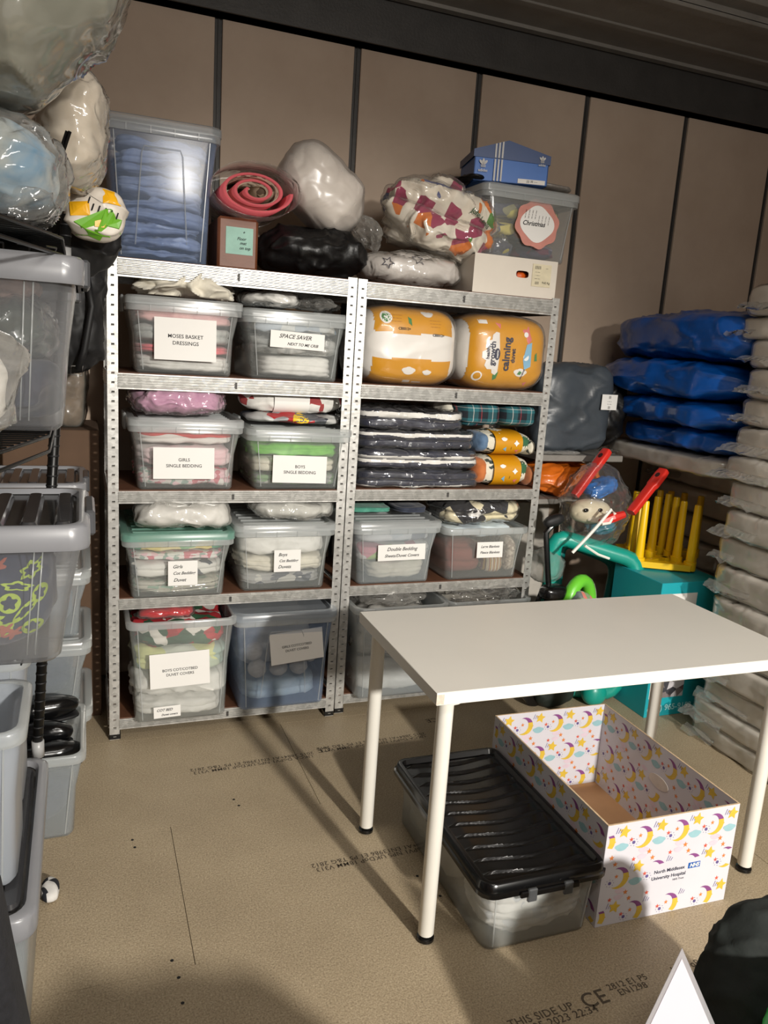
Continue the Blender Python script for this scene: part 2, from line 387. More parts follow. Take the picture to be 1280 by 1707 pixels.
# ------------------------------------------------------------------ steel racks
LV = [1.791, 1.401, .978, .568, .083]; BH = [.062, .055, .046, .042, .042]; RD = .45
def post_mesh(sx, sy):
    b = MB(); p = .033; n = int(1.8/p); w = .036
    def flange(fn):
        for k in range(n+1):
            z0 = k*p; z1 = min(1.8, z0+p)
            if z1-z0 < .02: b.add([fn(0, z0), fn(w, z0), fn(w, z1), fn(0, z1)], [(0, 1, 2, 3)]); continue
            a0, a1, h0, h1 = .013, .024, z0+.012, z0+.018
            b.add([fn(0, z0), fn(w, z0), fn(w, z1), fn(0, z1), fn(a0, h0), fn(a1, h0), fn(a1, h1), fn(a0, h1)], [(0, 1, 5, 4), (1, 2, 6, 5), (2, 3, 7, 6), (3, 0, 4, 7)])
            b.add([fn(a0, h0, .004), fn(a1, h0, .004), fn(a1, h0+.002), fn(a0, h0+.002)], [(0, 1, 2, 3)])
    flange(lambda u, z, o=0: (sx*u, -sy*o, z)); flange(lambda u, z, o=0: (-sx*o, sy*u, z))
    return b
def beam_mesh(L, h):
    prof = [(.012, h), (0, h)]; k = 5
    for i in range(k):
        z1 = h-.004-(h-.008)*i/k; z0 = h-.004-(h-.008)*(i+1)/k; q = (z1-z0)
        prof += [(0, z1), (-.0045, z1-q*.35), (-.0045, z1-q*.5), (0, z1-q*.85)]
    prof += [(0, 0), (.014, 0), (.014, .002), (.003, .003), (.003, h-.003), (.012, h-.003)]
    V = [(0, y, z) for y, z in prof] + [(L, y, z) for y, z in prof]; n = len(prof)
    b = MB(); b.add(V, [(i, (i+1) % n, n+(i+1) % n, n+i) for i in range(n)] + [tuple(range(n)), tuple(range(2*n-1, n-1, -1))])
    return b
def rack(label, x0, y0, rz, extra=0):
    t = thing('shelving_rack', label, 'shelving', (x0, y0, 0), rz, 'galvanised shelving racks')
    Wd = .9 if not extra else .902
    for (x, y, sx, sy) in ((0, 0, 1, 1), (Wd, 0, -1, 1), (0, RD, 1, -1), (Wd, RD, -1, -1)):
        key = ('post', sx, sy)
        o = post_mesh(sx, sy).out('post', GALV, t); o.location = (x, y, 0)
        md = o.modifiers.new('thickness', 'SOLIDIFY'); md.thickness = .0016; md.offset = 0
        f = MB().box((min(0, sx*.04)-.002*(sx > 0), min(0, sy*.04)-.002*(sy > 0), .0005), (max(0, sx*.04)+.002*(sx < 0), max(0, sy*.04)+.002*(sy < 0), .022), ch=.002).out('foot_cap', BLACKP, o)
    for z, h in zip(LV, BH):
        for nm, yy, s in (('beam', -.0025, 1), ('beam', RD+.0025, -1)):
            o = beam_mesh(Wd-.07, h).out(nm, GALV, t); o.location = (.035 if s > 0 else Wd-.035, yy, z-h); o.rotation_euler = (0, 0, 0 if s > 0 else PI)
            if s > 0: MB().box((Wd/2-.04, -.006, h*.3), (Wd/2-.032, -.003, h*.75)).out('rivet', DKSTEEL, o)
        for sx in (0, 1):
            o = beam_mesh(RD-.07, h).out('side_beam', GALV, t); o.location = (-.001 if sx == 0 else Wd+.001, RD-.035 if sx == 0 else .035, z-h); o.rotation_euler = (0, 0, -PI/2 if sx == 0 else PI/2)
        MB().box((.004, .004, z-.006), (Wd-.004, RD-.004, z+.003)).out('shelf_board', BOARD, t)
    return t
rack('galvanised steel shelving rack at left, stacked with bedding crates', 0, 0, 0)
rack('galvanised steel shelving rack at right, holding yellow duvet packs', .912, .018, 0, 1)

# ------------------------------------------------------------------ crates
def crate(label, x, y, z, w, d, h, taper=.03, col=PP, rim=PPRIM, lid=None, lidn=7, rz=0, group='storage crates', name='storage_crate', clips=True, arch=False, lidaxis='x', rimh=.028, lidprint=None):
    """x = centre of rim, y = front of rim, z = underside. Local origin at the front centre underside."""
    t = thing(name, label, 'crate', (x, y, z), rz, group)
    hb = h - (.03 if lid else 0); o = .012; r = .035; b = MB()
    def rg(i, zz, rad=r, e=0): return rr(-w/2+i, w/2-i, i*.7+e, d-i*.7-e, max(.008, rad), zz)
    b.rings([rg(taper+.012, 0, .02), rg(taper+.004, .006), rg(taper*.55+o, hb*.55), rg(o, hb-rimh), rg(o+.003, hb-.004), rg(o+.006, hb-.004), rg(o+.003, hb-rimh), rg(taper*.55+o+.003, hb*.55), rg(taper+.007, .009), rg(taper+.014, .006, .02)], 0)
    bd = autosmooth(b.out('tub', col, t), 50)
    q = MB(); q.rings([rg(o-.001, hb-rimh), rg(.002, hb-rimh), rg(0, hb-rimh+.003), rg(0, hb-.003), rg(.003, hb), rg(o+.004, hb), rg(o+.0055, hb-.004), rg(o-.001, hb-rimh)], 0, False, False)
    for k in (-.6, -.2, .2, .6): q.box((w*k/2-.001, -.0015, hb-rimh), (w*k/2+.001, .004, hb-.003))
    autosmooth(q.out('rim', rim, t), 50)
    q = MB()
    for s in (-1, 1):
        xa = s*(w/2-o-.005-taper*.3)
        autosmooth(MB().tube([(s*(w/2-taper-.03), taper*.7+.004, .012), (s*(w/2-o-.028), o*.7+.0005, hb-rimh-.002)], .0022, 5).out('moulded_rib', rim, t), 50)
    if arch:
        zz = hb*.80; q = MB(); q.tube([(-w*.22, o*.7+taper*.63, .05), (-w*.17, o*.7+.004, zz), (-w*.15, o*.7+.003, zz+.02), (w*.15, o*.7+.003, zz+.02), (w*.17, o*.7+.004, zz), (w*.22, o*.7+taper*.63, .05)], .0028, 6)
        autosmooth(q.out('moulded_arch', rim, t), 50)
    if lid:
        q = MB(); e = -.003
        z0 = hb-.006; z1 = hb+.024
        q.rings([rg(.004, z0), rg(e, z0), rg(e, z1-.005), rg(.004, z1), rg(.022, z1), rg(.028, z1-.012)], 0, False, True)
        q.rings([rg(.0, z0+.001), rg(.001, z1-.008), rg(.02, z1-.015)], 0, False, False)
        L = autosmooth(q.out('lid', lid, t), 50)
        rb = MB()
        for k in range(lidn):
            f = (k+.5)/lidn
            if lidaxis == 'x': yy = .035+(d-.07)*f; rb.tube([(-w/2+.04, yy, z1-.010), (w/2-.04, yy, z1-.010)], .0045, 6)
            else: xx = -w/2+.035+(w-.07)*f; rb.tube([(xx, .04, z1-.010), (xx, d-.04, z1-.010)], .0045, 6)
        autosmooth(rb.out('lid_ribs', lid, L), 50)
    if clips and lid:
        for s in (-1, 1):
            MB().box((s*(w/2+.006)-.005, d*.35, hb-.035), (s*(w/2+.006)+.005, d*.65, hb+.027), ch=.003).out('clip', rim, t)
    return t
def card(t, x, z, w, h, lines, size, hand=False, y=None, tilt=0, title='label_card', taper=.03, W_=.41, slope=True, mat=None, d=None, hb=None):
    """paper label stuck on the sloping front of crate t (local coordinates)"""
    yy = y
    M = Matrix.Translation((x, yy, z)) @ Matrix.Rotation(PI/2-.06 if slope else PI/2, 4, 'X') @ Matrix.Rotation(tilt, 4, 'Z')
    b = MB().box((-w/2, -h/2, -.0002), (w/2, h/2, .0006)); b.V = [tuple(M @ Vector(v)) for v in b.V]
    o = b.out(title, mat or PAPER, t)
    M2 = M @ Matrix.Translation((0, 0, .0009))
    for s, px, py, sz in lines: text(s, sz, INK, o, M2 @ Matrix.Translation((px, py, 0)), shear=.35 if hand else 0, spacing=1.0, ext=.0003 if hand else .0002)
    return o
def content(desc, cat, x, y, z, w, d, h, mat, group, name='folded_bedding', gr=3, seed=0, amp=.008, rot=0, e=5, wrap=None, n=16, fq=12, ga=.012):
    o = soft(name, (w, d, h), (x, y+.013+d/2, z), mat, None, (0, 0, rot), e=e, amp=amp*1.5, fq=fq, seed=seed, grooves=gr, ga=ga, n=n)
    tag(o, desc, cat, group)
    if wrap: wrapof(o, wrap, seed=seed)
    return o
PINK = fabric('pink_cotton', (205, 150, 158), (226, 190, 192)); PINKSAT = fabric('pink_satin', (214, 170, 166), (192, 140, 140), 9)
ROSE = fabric('rose_cotton', (190, 70, 84), (214, 118, 124)); LILAC = fabric('lilac_cotton', (178, 130, 158), (196, 152, 176))
CREAM = fabric('cream_cotton', (206, 200, 184), (222, 216, 200)); GREYC = fabric('grey_cotton', (140, 142, 140), (176, 176, 172))
GREEN = fabric('lime_cotton', (92, 164, 56), (118, 188, 74)); TEALF = fabric('teal_cotton', (58, 130, 112), (84, 152, 132)); YELC = fabric('pale_yellow_cotton', (206, 196, 132), (222, 216, 168))
NAVY = fabric('navy_cotton', (36, 42, 58), (52, 58, 74)); BLUESH = fabric('pale_blue_cotton', (128, 146, 184), (150, 166, 200)); REDF = fabric('red_knit', (168, 32, 40), (190, 50, 52))
FLORAL = patches('pink_floral', [(222, 212, 208), (226, 190, 196), (200, 120, 130), (216, 216, 210), (150, 170, 160)], 45)
PAW = patches('white_print', [(218, 216, 210), (218, 216, 210), (214, 212, 206), (70, 74, 84), (222, 220, 214)], 26)
XMAS = patches('christmas_print', [(150, 24, 34), (28, 70, 46), (176, 36, 44), (44, 88, 58), (210, 206, 198)], 22)

def ctr(b): return (b[0]+b[1])/2
g = 'labelled crates on the galvanised racks'
# --- A row
A1 = crate('clear lidded crate with a printed MOSES BASKET DRESSINGS label', .267, .005, LV[1]+.0035, .41, .42, .275, lid=PPRIM, group=g)
card(A1, .0, .125, .218, .148, [('MOSES BASKET', 0, .01, .0185), ('DRESSINGS', 0, -.014, .0185)], .018, y=.0055)
z = LV[1]+.012
content('white waffle blanket at the bottom of the MOSES BASKET crate', 'blanket', .267, .028, z, 0.340, .34, .062, WHITEFAB, 'bedding in the moses basket crate', gr=3, seed=1)
content('rose pink blanket above the white one in the MOSES BASKET crate', 'blanket', .267, .010, z+.064, 0.340, .34, .035, ROSE, 'bedding in the moses basket crate', gr=2, seed=2)
content('grey cover in the middle of the MOSES BASKET crate', 'cover', .267, .010, z+.101, 0.340, .34, .066, GREYC, 'bedding in the moses basket crate', gr=2, seed=3)
content('shiny pink quilted cover at the top of the MOSES BASKET crate', 'cover', .267, .010, z+.169, 0.350, .34, .062, PINKSAT, 'bedding in the moses basket crate', gr=2, seed=4, amp=.012)
o = soft('crumpled_sheet', (.34, .28, .075), (.275, .115, LV[1]+.280), CREAM, e=2.4, amp=.045, fq=11, seed=12, n=36, ridged=.9); tag(o, 'crumpled cream sheet on top of the MOSES BASKET crate', 'sheet')
A2 = crate('clear lidded crate with a handwritten SPACE SAVER label', .68, .005, LV[1]+.0035, .41, .42, .262, lid=PPRIM, group=g)
card(A2, .0, .148, .21, .062, [('SPACE SAVER', -.01, .012, .021), ('NEXT TO ME CRIB', .02, -.015, .0145)], .018, True, y=.005, tilt=-.03)
content('white rolled sheet at the bottom of the SPACE SAVER crate', 'sheet', .70, .028, z, 0.280, .34, .085, WHITEFAB, 'bedding in the space saver crate', gr=4, seed=5)
content('grey bagged mattress cover in the middle of the SPACE SAVER crate', 'cover', .68, .010, z+.087, 0.340, .34, .07, GREYC, 'bedding in the space saver crate', gr=2, seed=6, amp=.018, wrap=FILM)
content('pale grey printed sheet at the top of the SPACE SAVER crate', 'sheet', .68, .010, z+.160, 0.340, .34, .055, patches('grey_print', [(190, 192, 190), (160, 168, 176), (120, 140, 160), (206, 204, 198)], 20), 'bedding in the space saver crate', gr=1, seed=7, amp=.018)
o = soft('bagged_sheet', (.22, .26, .055), (.60, .18, LV[1]+.271), WHITEFAB, e=2.5, amp=.02, fq=12, seed=8, n=24); wrapof(o, FILM); tag(o, 'white sheet in a clear bag on the left of the SPACE SAVER lid', 'sheet')
o = soft('crumpled_bag', (.18, .26, .04), (.79, .17, LV[1]+.271), FILM2, e=2.4, amp=.03, fq=14, seed=9, n=28); tag(o, 'crumpled clear plastic bag on the right of the SPACE SAVER lid', 'plastic bag')
o = MB().box((.50, .31, LV[1]+.272), (.82, .40, LV[1]+.318), ch=.004).out('flat_box', solid('kraft_brown', (150, 118, 88), .7)); tag(o, 'flat brown box behind the bags on the SPACE SAVER crate', 'box')
# --- B row
B1 = crate('clear lidded crate with a printed GIRLS SINGLE BEDDING label', .277, -.015, LV[2]+.0035, .415, .42, .272, lid=PPRIM, group=g)
card(B1, -.012, .102, .22, .116, [('GIRLS', 0, .012, .0165), ('SINGLE BEDDING', 0, -.010, .0165)], .018, y=.0065)
z = LV[2]+.012; gg = 'bedding in the girls single bedding crate'
content('pink and white floral sheet at the bottom of the GIRLS SINGLE BEDDING crate', 'sheet', .277, .008, z, 0.350, .34, .07, FLORAL, gg, gr=3, seed=11, amp=.012)
content('white cover in the middle of the GIRLS SINGLE BEDDING crate', 'cover', .277, .008, z+.072, 0.350, .34, .08, fabric('white_pink', (216, 206, 204), (226, 188, 192), 6), gg, gr=3, seed=12, amp=.012)
content('red and white duvet cover at the top of the GIRLS SINGLE BEDDING crate', 'cover', .277, .008, z+.155, 0.352, .34, .068, stripes('red_white', [(0, (216, 210, 204)), (.55, (196, 60, 58)), (.8, (220, 204, 200))], 5, 'Z', 3), gg, gr=3, seed=13, amp=.015)
o = soft('bagged_blanket', (.34, .30, .105), (.25, .145, LV[2]+.278), LILAC, e=2.9, amp=.025, fq=10, seed=14, n=32); wrapof(o, FILM, amp=.012); tag(o, 'lilac blanket in a clear bag on the GIRLS SINGLE BEDDING crate', 'blanket')
B2 = crate('clear lidded crate with a printed BOYS SINGLE BEDDING label', .705, -.015, LV[2]+.0035, .415, .42, .248, lid=PPRIM, group=g)
card(B2, .0, .082, .215, .106, [('BOYS', 0, .010, .0165), ('SINGLE BEDDING', 0, -.012, .0165)], .018, y=.0055, tilt=-.02)
gg = 'bedding in the boys single bedding crate'
content('grey and green checked sheet at the bottom of the BOYS SINGLE BEDDING crate', 'sheet', .705, .008, z, 0.350, .34, .05, patches('green_check', [(130, 160, 120), (180, 180, 172), (150, 152, 150)], 40), gg, gr=2, seed=15)
content('cream cover above the checked sheet in the BOYS SINGLE BEDDING crate', 'cover', .705, .008, z+.052, 0.350, .34, .06, CREAM, gg, gr=2, seed=16)
content('lime green duvet cover in the BOYS SINGLE BEDDING crate', 'cover', .700, .008, z+.114, 0.352, .34, .062, GREEN, gg, gr=2, seed=17, amp=.016)
content('grey striped sheet under the lid of the BOYS SINGLE BEDDING crate', 'sheet', .705, .03, z+.178, 0.350, .32, .028, stripes('grey_stripe', [(0, (130, 130, 128)), (.5, (190, 190, 184))], 25, 'X'), gg, gr=1, seed=18)
o = soft('carrier_bag', (.40, .30, .035), (.71, .17, LV[2]+.257), patches('carrier_print', [(150, 150, 152), (90, 92, 98), (170, 40, 46), (60, 62, 70), (180, 180, 178)], 14, .35), e=2.8, amp=.02, fq=9, seed=19, n=30); tag(o, 'folded grey and red carrier bag with a yellow badge on the BOYS SINGLE BEDDING crate', 'bag')
V, F = fan(circ(0, 0, .026, 20, 1.25, .8)); project(o, V, F, frontM(.0, -.2, .018), solid('badge_yellow', (226, 190, 40), .4), 'badge')
V, F = textmesh('LIDL', .022, ext=.0005); project(o, V, F, frontM(.0, -.2, .018), solid('badge_blue', (30, 60, 130), .5), 'lettering', .003)
# two white rolls tied with a paper band
PAWM = patches('white_floral_fleece', [(216, 214, 208), (220, 218, 212), (214, 212, 206), (216, 214, 208), (150, 60, 60), (220, 218, 212)], 24)
t = thing('rolled_blanket', 'white patterned fleece rolled up with a plain paper band', 'blanket', (.70, .16, LV[2]+.292))
o = soft('roll', (.41, .20, .105), (0, 0, 0), PAWM, t, e=2.8, amp=.014, fq=10, seed=20, n=32)
def band(w, d, h, e=2.8, k=1.03):
    q = MB(); r = []
    for xx in (-w/2, w/2):
        P = []
        for i in range(32):
            a = 2*PI*i/32; c, s = math.cos(a), math.sin(a); f = (abs(c)**e+abs(s)**e)**(-1/e); P.append((xx, c*f*d/2*k, s*f*h/2*k+h/2))
        r.append(P)
    return q.rings(r, 0, False, False)
bb_ = band(.14, .21, .107).out('paper_band', PAPER, t, True); bb_.location = (-.02, 0, -.002)
# --- C row
gg = 'bedding in the girls cot bedding crate'; z = LV[3]+.012
C1 = crate('clear green-tinted lidded crate with a handwritten Girls Cot Bedding label', .25, -.045, LV[3]+.0035, .41, .44, .262, lid=clearp('green_lid', (150, 200, 184), .45, .75, .3), group=g)
card(C1, .012, .10, .108, .094, [('Girls', -.02, .025, .018), ('Cot Bedding', .004, 0, .016), ('Duvet', -.012, -.026, .018)], .018, True, y=.0045)
content('white patterned sheet at the bottom of the Girls Cot Bedding crate', 'sheet', .25, -.02, z, 0.340, .34, .055, patches('cream_green', [(206, 202, 190), (200, 196, 180), (150, 180, 160)], 30), gg, gr=3, seed=21, wrap=FILM)
content('grey and white star print sheet in the Girls Cot Bedding crate', 'sheet', .25, -.02, z+.057, 0.350, .34, .07, PAW, gg, gr=2, seed=22, amp=.012)
content('cream floral sheet in the Girls Cot Bedding crate', 'sheet', .25, -.02, z+.129, 0.350, .34, .035, FLORAL, gg, gr=2, seed=23)
content('yellow and green muslin in the Girls Cot Bedding crate', 'sheet', .25, -.02, z+.166, 0.352, .34, .045, patches('yellow_green', [(216, 200, 130), (140, 180, 140), (220, 208, 160), (100, 160, 130)], 12), gg, gr=3, seed=24, amp=.012)
o = soft('bagged_duvet', (.35, .30, .098), (.27, .10, LV[3]+.268), WHITEFAB, e=3.2, amp=.022, fq=7, seed=25, n=36); wrapof(o, FILM2, amp=.012, fq=14); tag(o, 'white duvet in a clear bag on the Girls Cot Bedding crate', 'duvet')
gg = 'bedding in the boys cot bedding crate'
C2 = crate('clear lidded crate with a handwritten Boys Cot Bedding label', .665, -.015, LV[3]+.0035, .41, .44, .282, lid=PPRIM, group=g)
card(C2, .005, .125, .108, .088, [('Boys', -.02, .025, .018), ('Cot Bedding', .004, 0, .015), ('Duvets', -.012, -.024, .018)], .018, True, y=.0045)
content('grey and white print sheet at the bottom of the Boys Cot Bedding crate', 'sheet', .665, .028, z, 0.340, .34, .06, patches('grey_navy', [(110, 112, 120), (200, 198, 192), (70, 74, 86), (170, 170, 168)], 18), gg, gr=3, seed=26)
content('cream sheet in the middle of the Boys Cot Bedding crate', 'sheet', .665, .010, z+.062, 0.340, .34, .065, CREAM, gg, gr=3, seed=27, amp=.016)
content('white quilt at the top of the Boys Cot Bedding crate', 'quilt', .665, .010, z+.13, 0.352, .34, .10, WHITEFAB, gg, gr=1, seed=28, amp=.012)
o = soft('bagged_duvet', (.33, .28, .080), (.70, .13, LV[3]+.288), fabric('grey_white', (188, 188, 182), (206, 206, 200)), e=2.6, amp=.02, fq=8, seed=29, n=36); wrapof(o, FILM2, amp=.012, fq=16); tag(o, 'greyish white duvet in a clear bag on the Boys Cot Bedding crate', 'duvet')
# --- D row
D1 = crate('tall open clear crate with a printed BOYS COT/COTBED DUVET COVERS label', .262, -.085, LV[4]+.0035, .41, .46, .41, lid=None, group=g, col=PP)
card(D1, -.01, .215, .222, .135, [('BOYS COT/COTBED', 0, .0, .0145), ('DUVET COVERS', 0, -.018, .0145)], .018, y=.009, tilt=.03)
card(D1, -.055, .04, .10, .045, [('COT BED', -.01, .008, .014), ('Duvet covers', .008, -.011, .011)], .018, True, y=.0205, tilt=.03)
z = LV[4]+.012; gg = 'bedding in the boys cotbed crate'
content('white duvet cover at the bottom of the BOYS COT/COTBED crate', 'cover', .262, -.062, z, 0.340, .36, .075, WHITEFAB, gg, gr=2, seed=31, amp=.014)
content('white crumpled duvet cover, second from the bottom of the BOYS COT/COTBED crate', 'cover', .262, -.062, z+.077, 0.350, .36, .10, WHITEFAB, gg, gr=1, seed=32, amp=.02)
content('grey green duvet cover in the middle of the BOYS COT/COTBED crate', 'cover', .262, -.062, z+.18, 0.352, .36, .10, patches('sage_print', [(180, 190, 170), (200, 204, 190), (206, 210, 150), (160, 180, 170)], 10), gg, gr=2, seed=33, amp=.014)
content('red and green Christmas bedding at the top of the BOYS COT/COTBED crate', 'cover', .262, -.062, z+.282, 0.352, .38, .10, XMAS, gg, gr=2, seed=34, amp=.016)
o = soft('gift_bag', (.20, .12, .035), (.21, .05, z+.386), REDF, e=2.6, amp=.015, fq=12, seed=35, n=20); wrapof(o, FILM); tag(o, 'shiny red bag lying on the Christmas bedding of the BOYS COT/COTBED crate', 'bag', None)
D2 = crate('tall clear crate with arched front and a tilted GIRLS COT/COTBED DUVET COVERS label', .667, -.065, LV[4]+.0035, .42, .46, .418, lid=clearp('clear_lid', (190, 198, 206), .40, .8, .25), group=g, col=PPBLUE, arch=True, lidn=1)
card(D2, .045, .265, .218, .130, [('GIRLS COT/COTBED', 0, .004, .0135), ('DUVET COVERS', 0, -.014, .0135)], .018, y=.009, tilt=.09)
gg = 'wool dryer balls'
WOOL = fabric('wool_ball', (206, 200, 188), (220, 214, 204), 40)
for i, (bx, by, bz) in enumerate(((-.10, .075, .122), (-.01, .085, .115), (.075, .08, .118), (-.115, .08, .195), (-.02, .09, .19), (.06, .095, .198), (.12, .1, .16))):
    o = soft('wool_ball', (.075, .075, .075), (.667+bx, -.065+by, LV[4]+bz), WOOL, e=2, amp=.004, fq=30, seed=40+i, n=10)
    tag(o, ['leftmost in the lower row', 'second in the lower row', 'third in the lower row', 'leftmost in the upper row', 'second in the upper row', 'third in the upper row', 'rightmost ball, beside the crate wall'][i] + ' of cream wool balls in the GIRLS COT/COTBED crate', 'ball', gg)
content('pale blue grey sheet at the bottom of the GIRLS COT/COTBED crate', 'sheet', .667, -.01, LV[4]+.012, .31, .34, .10, fabric('pale_bluegrey', (150, 172, 184), (176, 192, 200)), 'bedding in the girls cotbed crate', gr=2, seed=48)
content('white quilted cover behind the wool balls in the GIRLS COT/COTBED crate', 'cover', .667, .10, LV[4]+.115, .32, .24, .22, WHITEFAB, 'bedding in the girls cotbed crate', gr=5, seed=49, amp=.012)
# --- right rack, C row
gg = 'bedding in the double bedding crate'; z = LV[3]+.012
E1 = crate('clear lidded crate with a handwritten Double Bedding Sheets/Duvet Covers label', 1.148, .0, LV[3]+.0035, .40, .44, .278, lid=PPRIM, group=g, col=PPH)
card(E1, .018, .14, .215, .068, [('Double Bedding', 0, .014, .021), ('Sheets/Duvet Covers', 0, -.014, .018)], .018, True, y=.0045, tilt=.01)
content('cream rolled sheet at the bottom of the Double Bedding crate', 'sheet', 1.17, .028, z, 0.270, .34, .085, CREAM, gg, gr=4, seed=51, amp=.012)
content('green and pink print cover in the middle of the Double Bedding crate', 'cover', 1.148, .010, z+.087, 0.340, .34, .075, patches('lime_pink', [(150, 176, 90), (200, 198, 190), (190, 120, 130), (206, 206, 200)], 12), gg, gr=2, seed=52)
content('grey lettered duvet cover near the top of the Double Bedding crate', 'cover', 1.148, .010, z+.164, 0.340, .34, .065, patches('grey_letter', [(170, 174, 178), (180, 182, 184), (110, 114, 122), (190, 190, 190)], 16), gg, gr=1, seed=53)
o = soft('folded_pillowcase', (.19, .2, .03), (1.06, .20, LV[3]+.289), TEALF, e=4, amp=.006, fq=10, seed=54, n=14, grooves=2); tag(o, 'teal folded pillowcase on the left of the Double Bedding lid', 'pillowcase')
o = soft('folded_sheet', (.15, .24, .035), (1.24, .2, LV[3]+.289), NAVY, e=4, amp=.006, fq=10, seed=55, n=14, grooves=2); tag(o, 'navy folded sheet on the right of the Double Bedding lid', 'sheet')
gg = 'blankets in the large blankets crate'
E2 = crate('clear crate with a handwritten Large Blankets Fleece Blankets label', 1.570, .0, LV[3]+.0035, .42, .44, .235, lid=None, group=g)
card(E2, .015, .138, .128, .070, [('Large Blankets', 0, .014, .0155), ('Fleece Blankets', 0, -.012, .0155)], .018, True, y=.0045)
BRK = stripes('brown_knit', [(0, (128, 70, 60)), (.5, (112, 58, 50))], 60, 'Z', 1); STK = stripes('striped_knit', [(0, (190, 176, 150)), (.3, (120, 70, 90)), (.5, (196, 160, 90)), (.7, (90, 60, 50)), (.85, (200, 190, 170))], 18, 'X', .5); BGK = patches('beige_knit', [(196, 184, 168), (176, 162, 146), (150, 134, 120)], 90)
o = soft('knitted_blanket', (.20, .34, .15), (1.495, .215, z), BRK, e=3.4, amp=.01, fq=10, seed=56, n=20, grooves=2); tag(o, 'reddish brown knitted blanket in the Large Blankets crate', 'blanket', gg)
o = soft('striped_blanket', (.10, .34, .10), (1.645, .215, z), STK, e=4, amp=.008, fq=10, seed=57, n=16); tag(o, 'striped knitted blanket standing in the Large Blankets crate', 'blanket', gg)
o = soft('flecked_blanket', (.055, .34, .17), (1.725, .215, z), BGK, e=4, amp=.006, fq=10, seed=58, n=16); tag(o, 'beige flecked knitted blanket at the right side of the Large Blankets crate', 'blanket', gg)
o = soft('fleece_blanket', (.36, .34, .05), (1.57, .215, z+.173), fabric('pale_blue', (186, 200, 208), (200, 212, 218)), e=4, amp=.014, fq=10, seed=59, n=24, grooves=1); tag(o, 'pale blue fleece blanket at the top of the Large Blankets crate', 'blanket', gg)
PANDA = patches('black_cream_print', [(24, 24, 30), (224, 214, 178), (30, 30, 36), (22, 24, 34), (222, 212, 180)], 13)
t = soft('bagged_blanket', (.40, .30, .115), (1.575, .17, LV[3]+.242), PANDA, e=2.8, amp=.018, fq=8, seed=60, n=36, grooves=2, ga=.02); wrapof(t, FILM); tag(t, 'black and cream print blanket in a clear bag on the Large Blankets crate', 'blanket')
V, F = grid2d(-.033, .033, -.022, .022, 3, 3); project(t, V, F, frontM(-.06, -.2, .06, 0, .7), PAPER, 'care_card')
# --- right rack, D: big crate behind the table
F1 = crate('tall open clear crate on the bottom shelf behind the white table', 1.165, -.075, LV[4]+.0035, .43, .48, .41, lid=None, group=g, col=PPH)
z = LV[4]+.012; gg = 'bedding in the crate behind the table'
content('white duvet at the bottom of the tall crate behind the table', 'duvet', 1.165, -.05, z, 0.352, .36, .16, WHITEFAB, gg, gr=2, seed=61, n=18)
content('white bagged duvet at the top of the tall crate behind the table', 'duvet', 1.165, -.05, z+.162, 0.352, .36, .20, WHITEFAB, gg, gr=1, seed=62, amp=.02, n=22, wrap=FILM2)
o = soft('crumpled_bag', (.34, .34, .06), (1.16, .15, z+.375), FILM2, e=2.6, amp=.03, fq=12, seed=63, n=34); tag(o, 'crumpled clear plastic bag on top of the tall crate behind the table', 'plastic bag')
F2 = crate('clear crate half hidden behind the white table, right of the tall one', 1.60, -.04, LV[4]+.0035, .42, .46, .40, lid=None, group=g, col=PPH)
content('cream duvet filling the half hidden crate behind the table', 'duvet', 1.60, .01, z, 0.352, .36, .34, CREAM, 'bedding in the crate behind the table', gr=3, seed=64, n=18)
o = soft('crumpled_bag', (.40, .34, .09), (1.58, .12, z+.36), FILM, e=2.6, amp=.04, fq=13, seed=65, n=36); tag(o, 'crinkled clear film with cream cloth on the half hidden crate behind the table', 'plastic bag')

# ------------------------------------------------------------------ yellow duvet packs
AMBER = solid('amber_print', (198, 138, 14), .4, 0, .03, 4); WPACK = solid('white_pack', (216, 212, 206), .4, 0, .03, 5); NAVYI = solid('navy_ink', (30, 34, 60), .6, 0, 0)
GR = solid('leaf_green', (58, 120, 62), .6); PK = solid('coral_pink', (206, 112, 108), .6); BL = solid('sky_blue', (120, 168, 196), .6)
def pack(label, x, w, seed):
    t = thing('duvet_pack', label, 'duvet', (x, .20, LV[1]+.0035), 0, 'yellow duvet packs')
    o = soft('wrapped_duvet', (w, .40, .310), (0, 0, 0), WPACK, t, e=4.0, amp=.006, fq=5, seed=seed, n=40); return t, o
def sleeve(o, w, bands, name='printed_sleeve'):
    # amber print on front and top of the pack, projected from the pack's own mesh
    me = o.data; V = []; idx = {}; F = []
    for p in me.polygons:
        c = p.center
        if abs(c.x) < w and p.normal.y < .75 and any(a <= c.z <= b for a, b in bands):
            f = []
            for vi in p.vertices:
                if vi not in idx: idx[vi] = len(V); v = me.vertices[vi]; V.append(tuple(v.co + v.normal*.0012))
                f.append(idx[vi])
            F.append(tuple(f))
    return mesh(name, V, F, AMBER, o, True)
t1, o1 = pack('yellow duvet pack with a white band and two clouds, left of the pair', 1.158, .43, 70)
s1 = sleeve(o1, .168, [(-.01, .105), (.205, .32)])
def deco(o, shapes, y=-.3, off=.003):
    for kind, P, mat in shapes:
        if kind == 'f': V, F = fan(P)
        elif kind == 't':
            s, sz, px, pz, rot = P; V, F = textmesh(s, sz, ext=sz*.025); Mx = Matrix.Rotation(rot, 4, 'Z'); V = [tuple(Mx @ Vector(v) + Vector((px, pz, 0))) for v in V]
        elif kind == 'g': V, F = grid2d(*P, 3, 3)
        project(o, V, F, frontM(0, y, 0), mat, 'printed_motif' if kind != 't' else 'lettering', off)
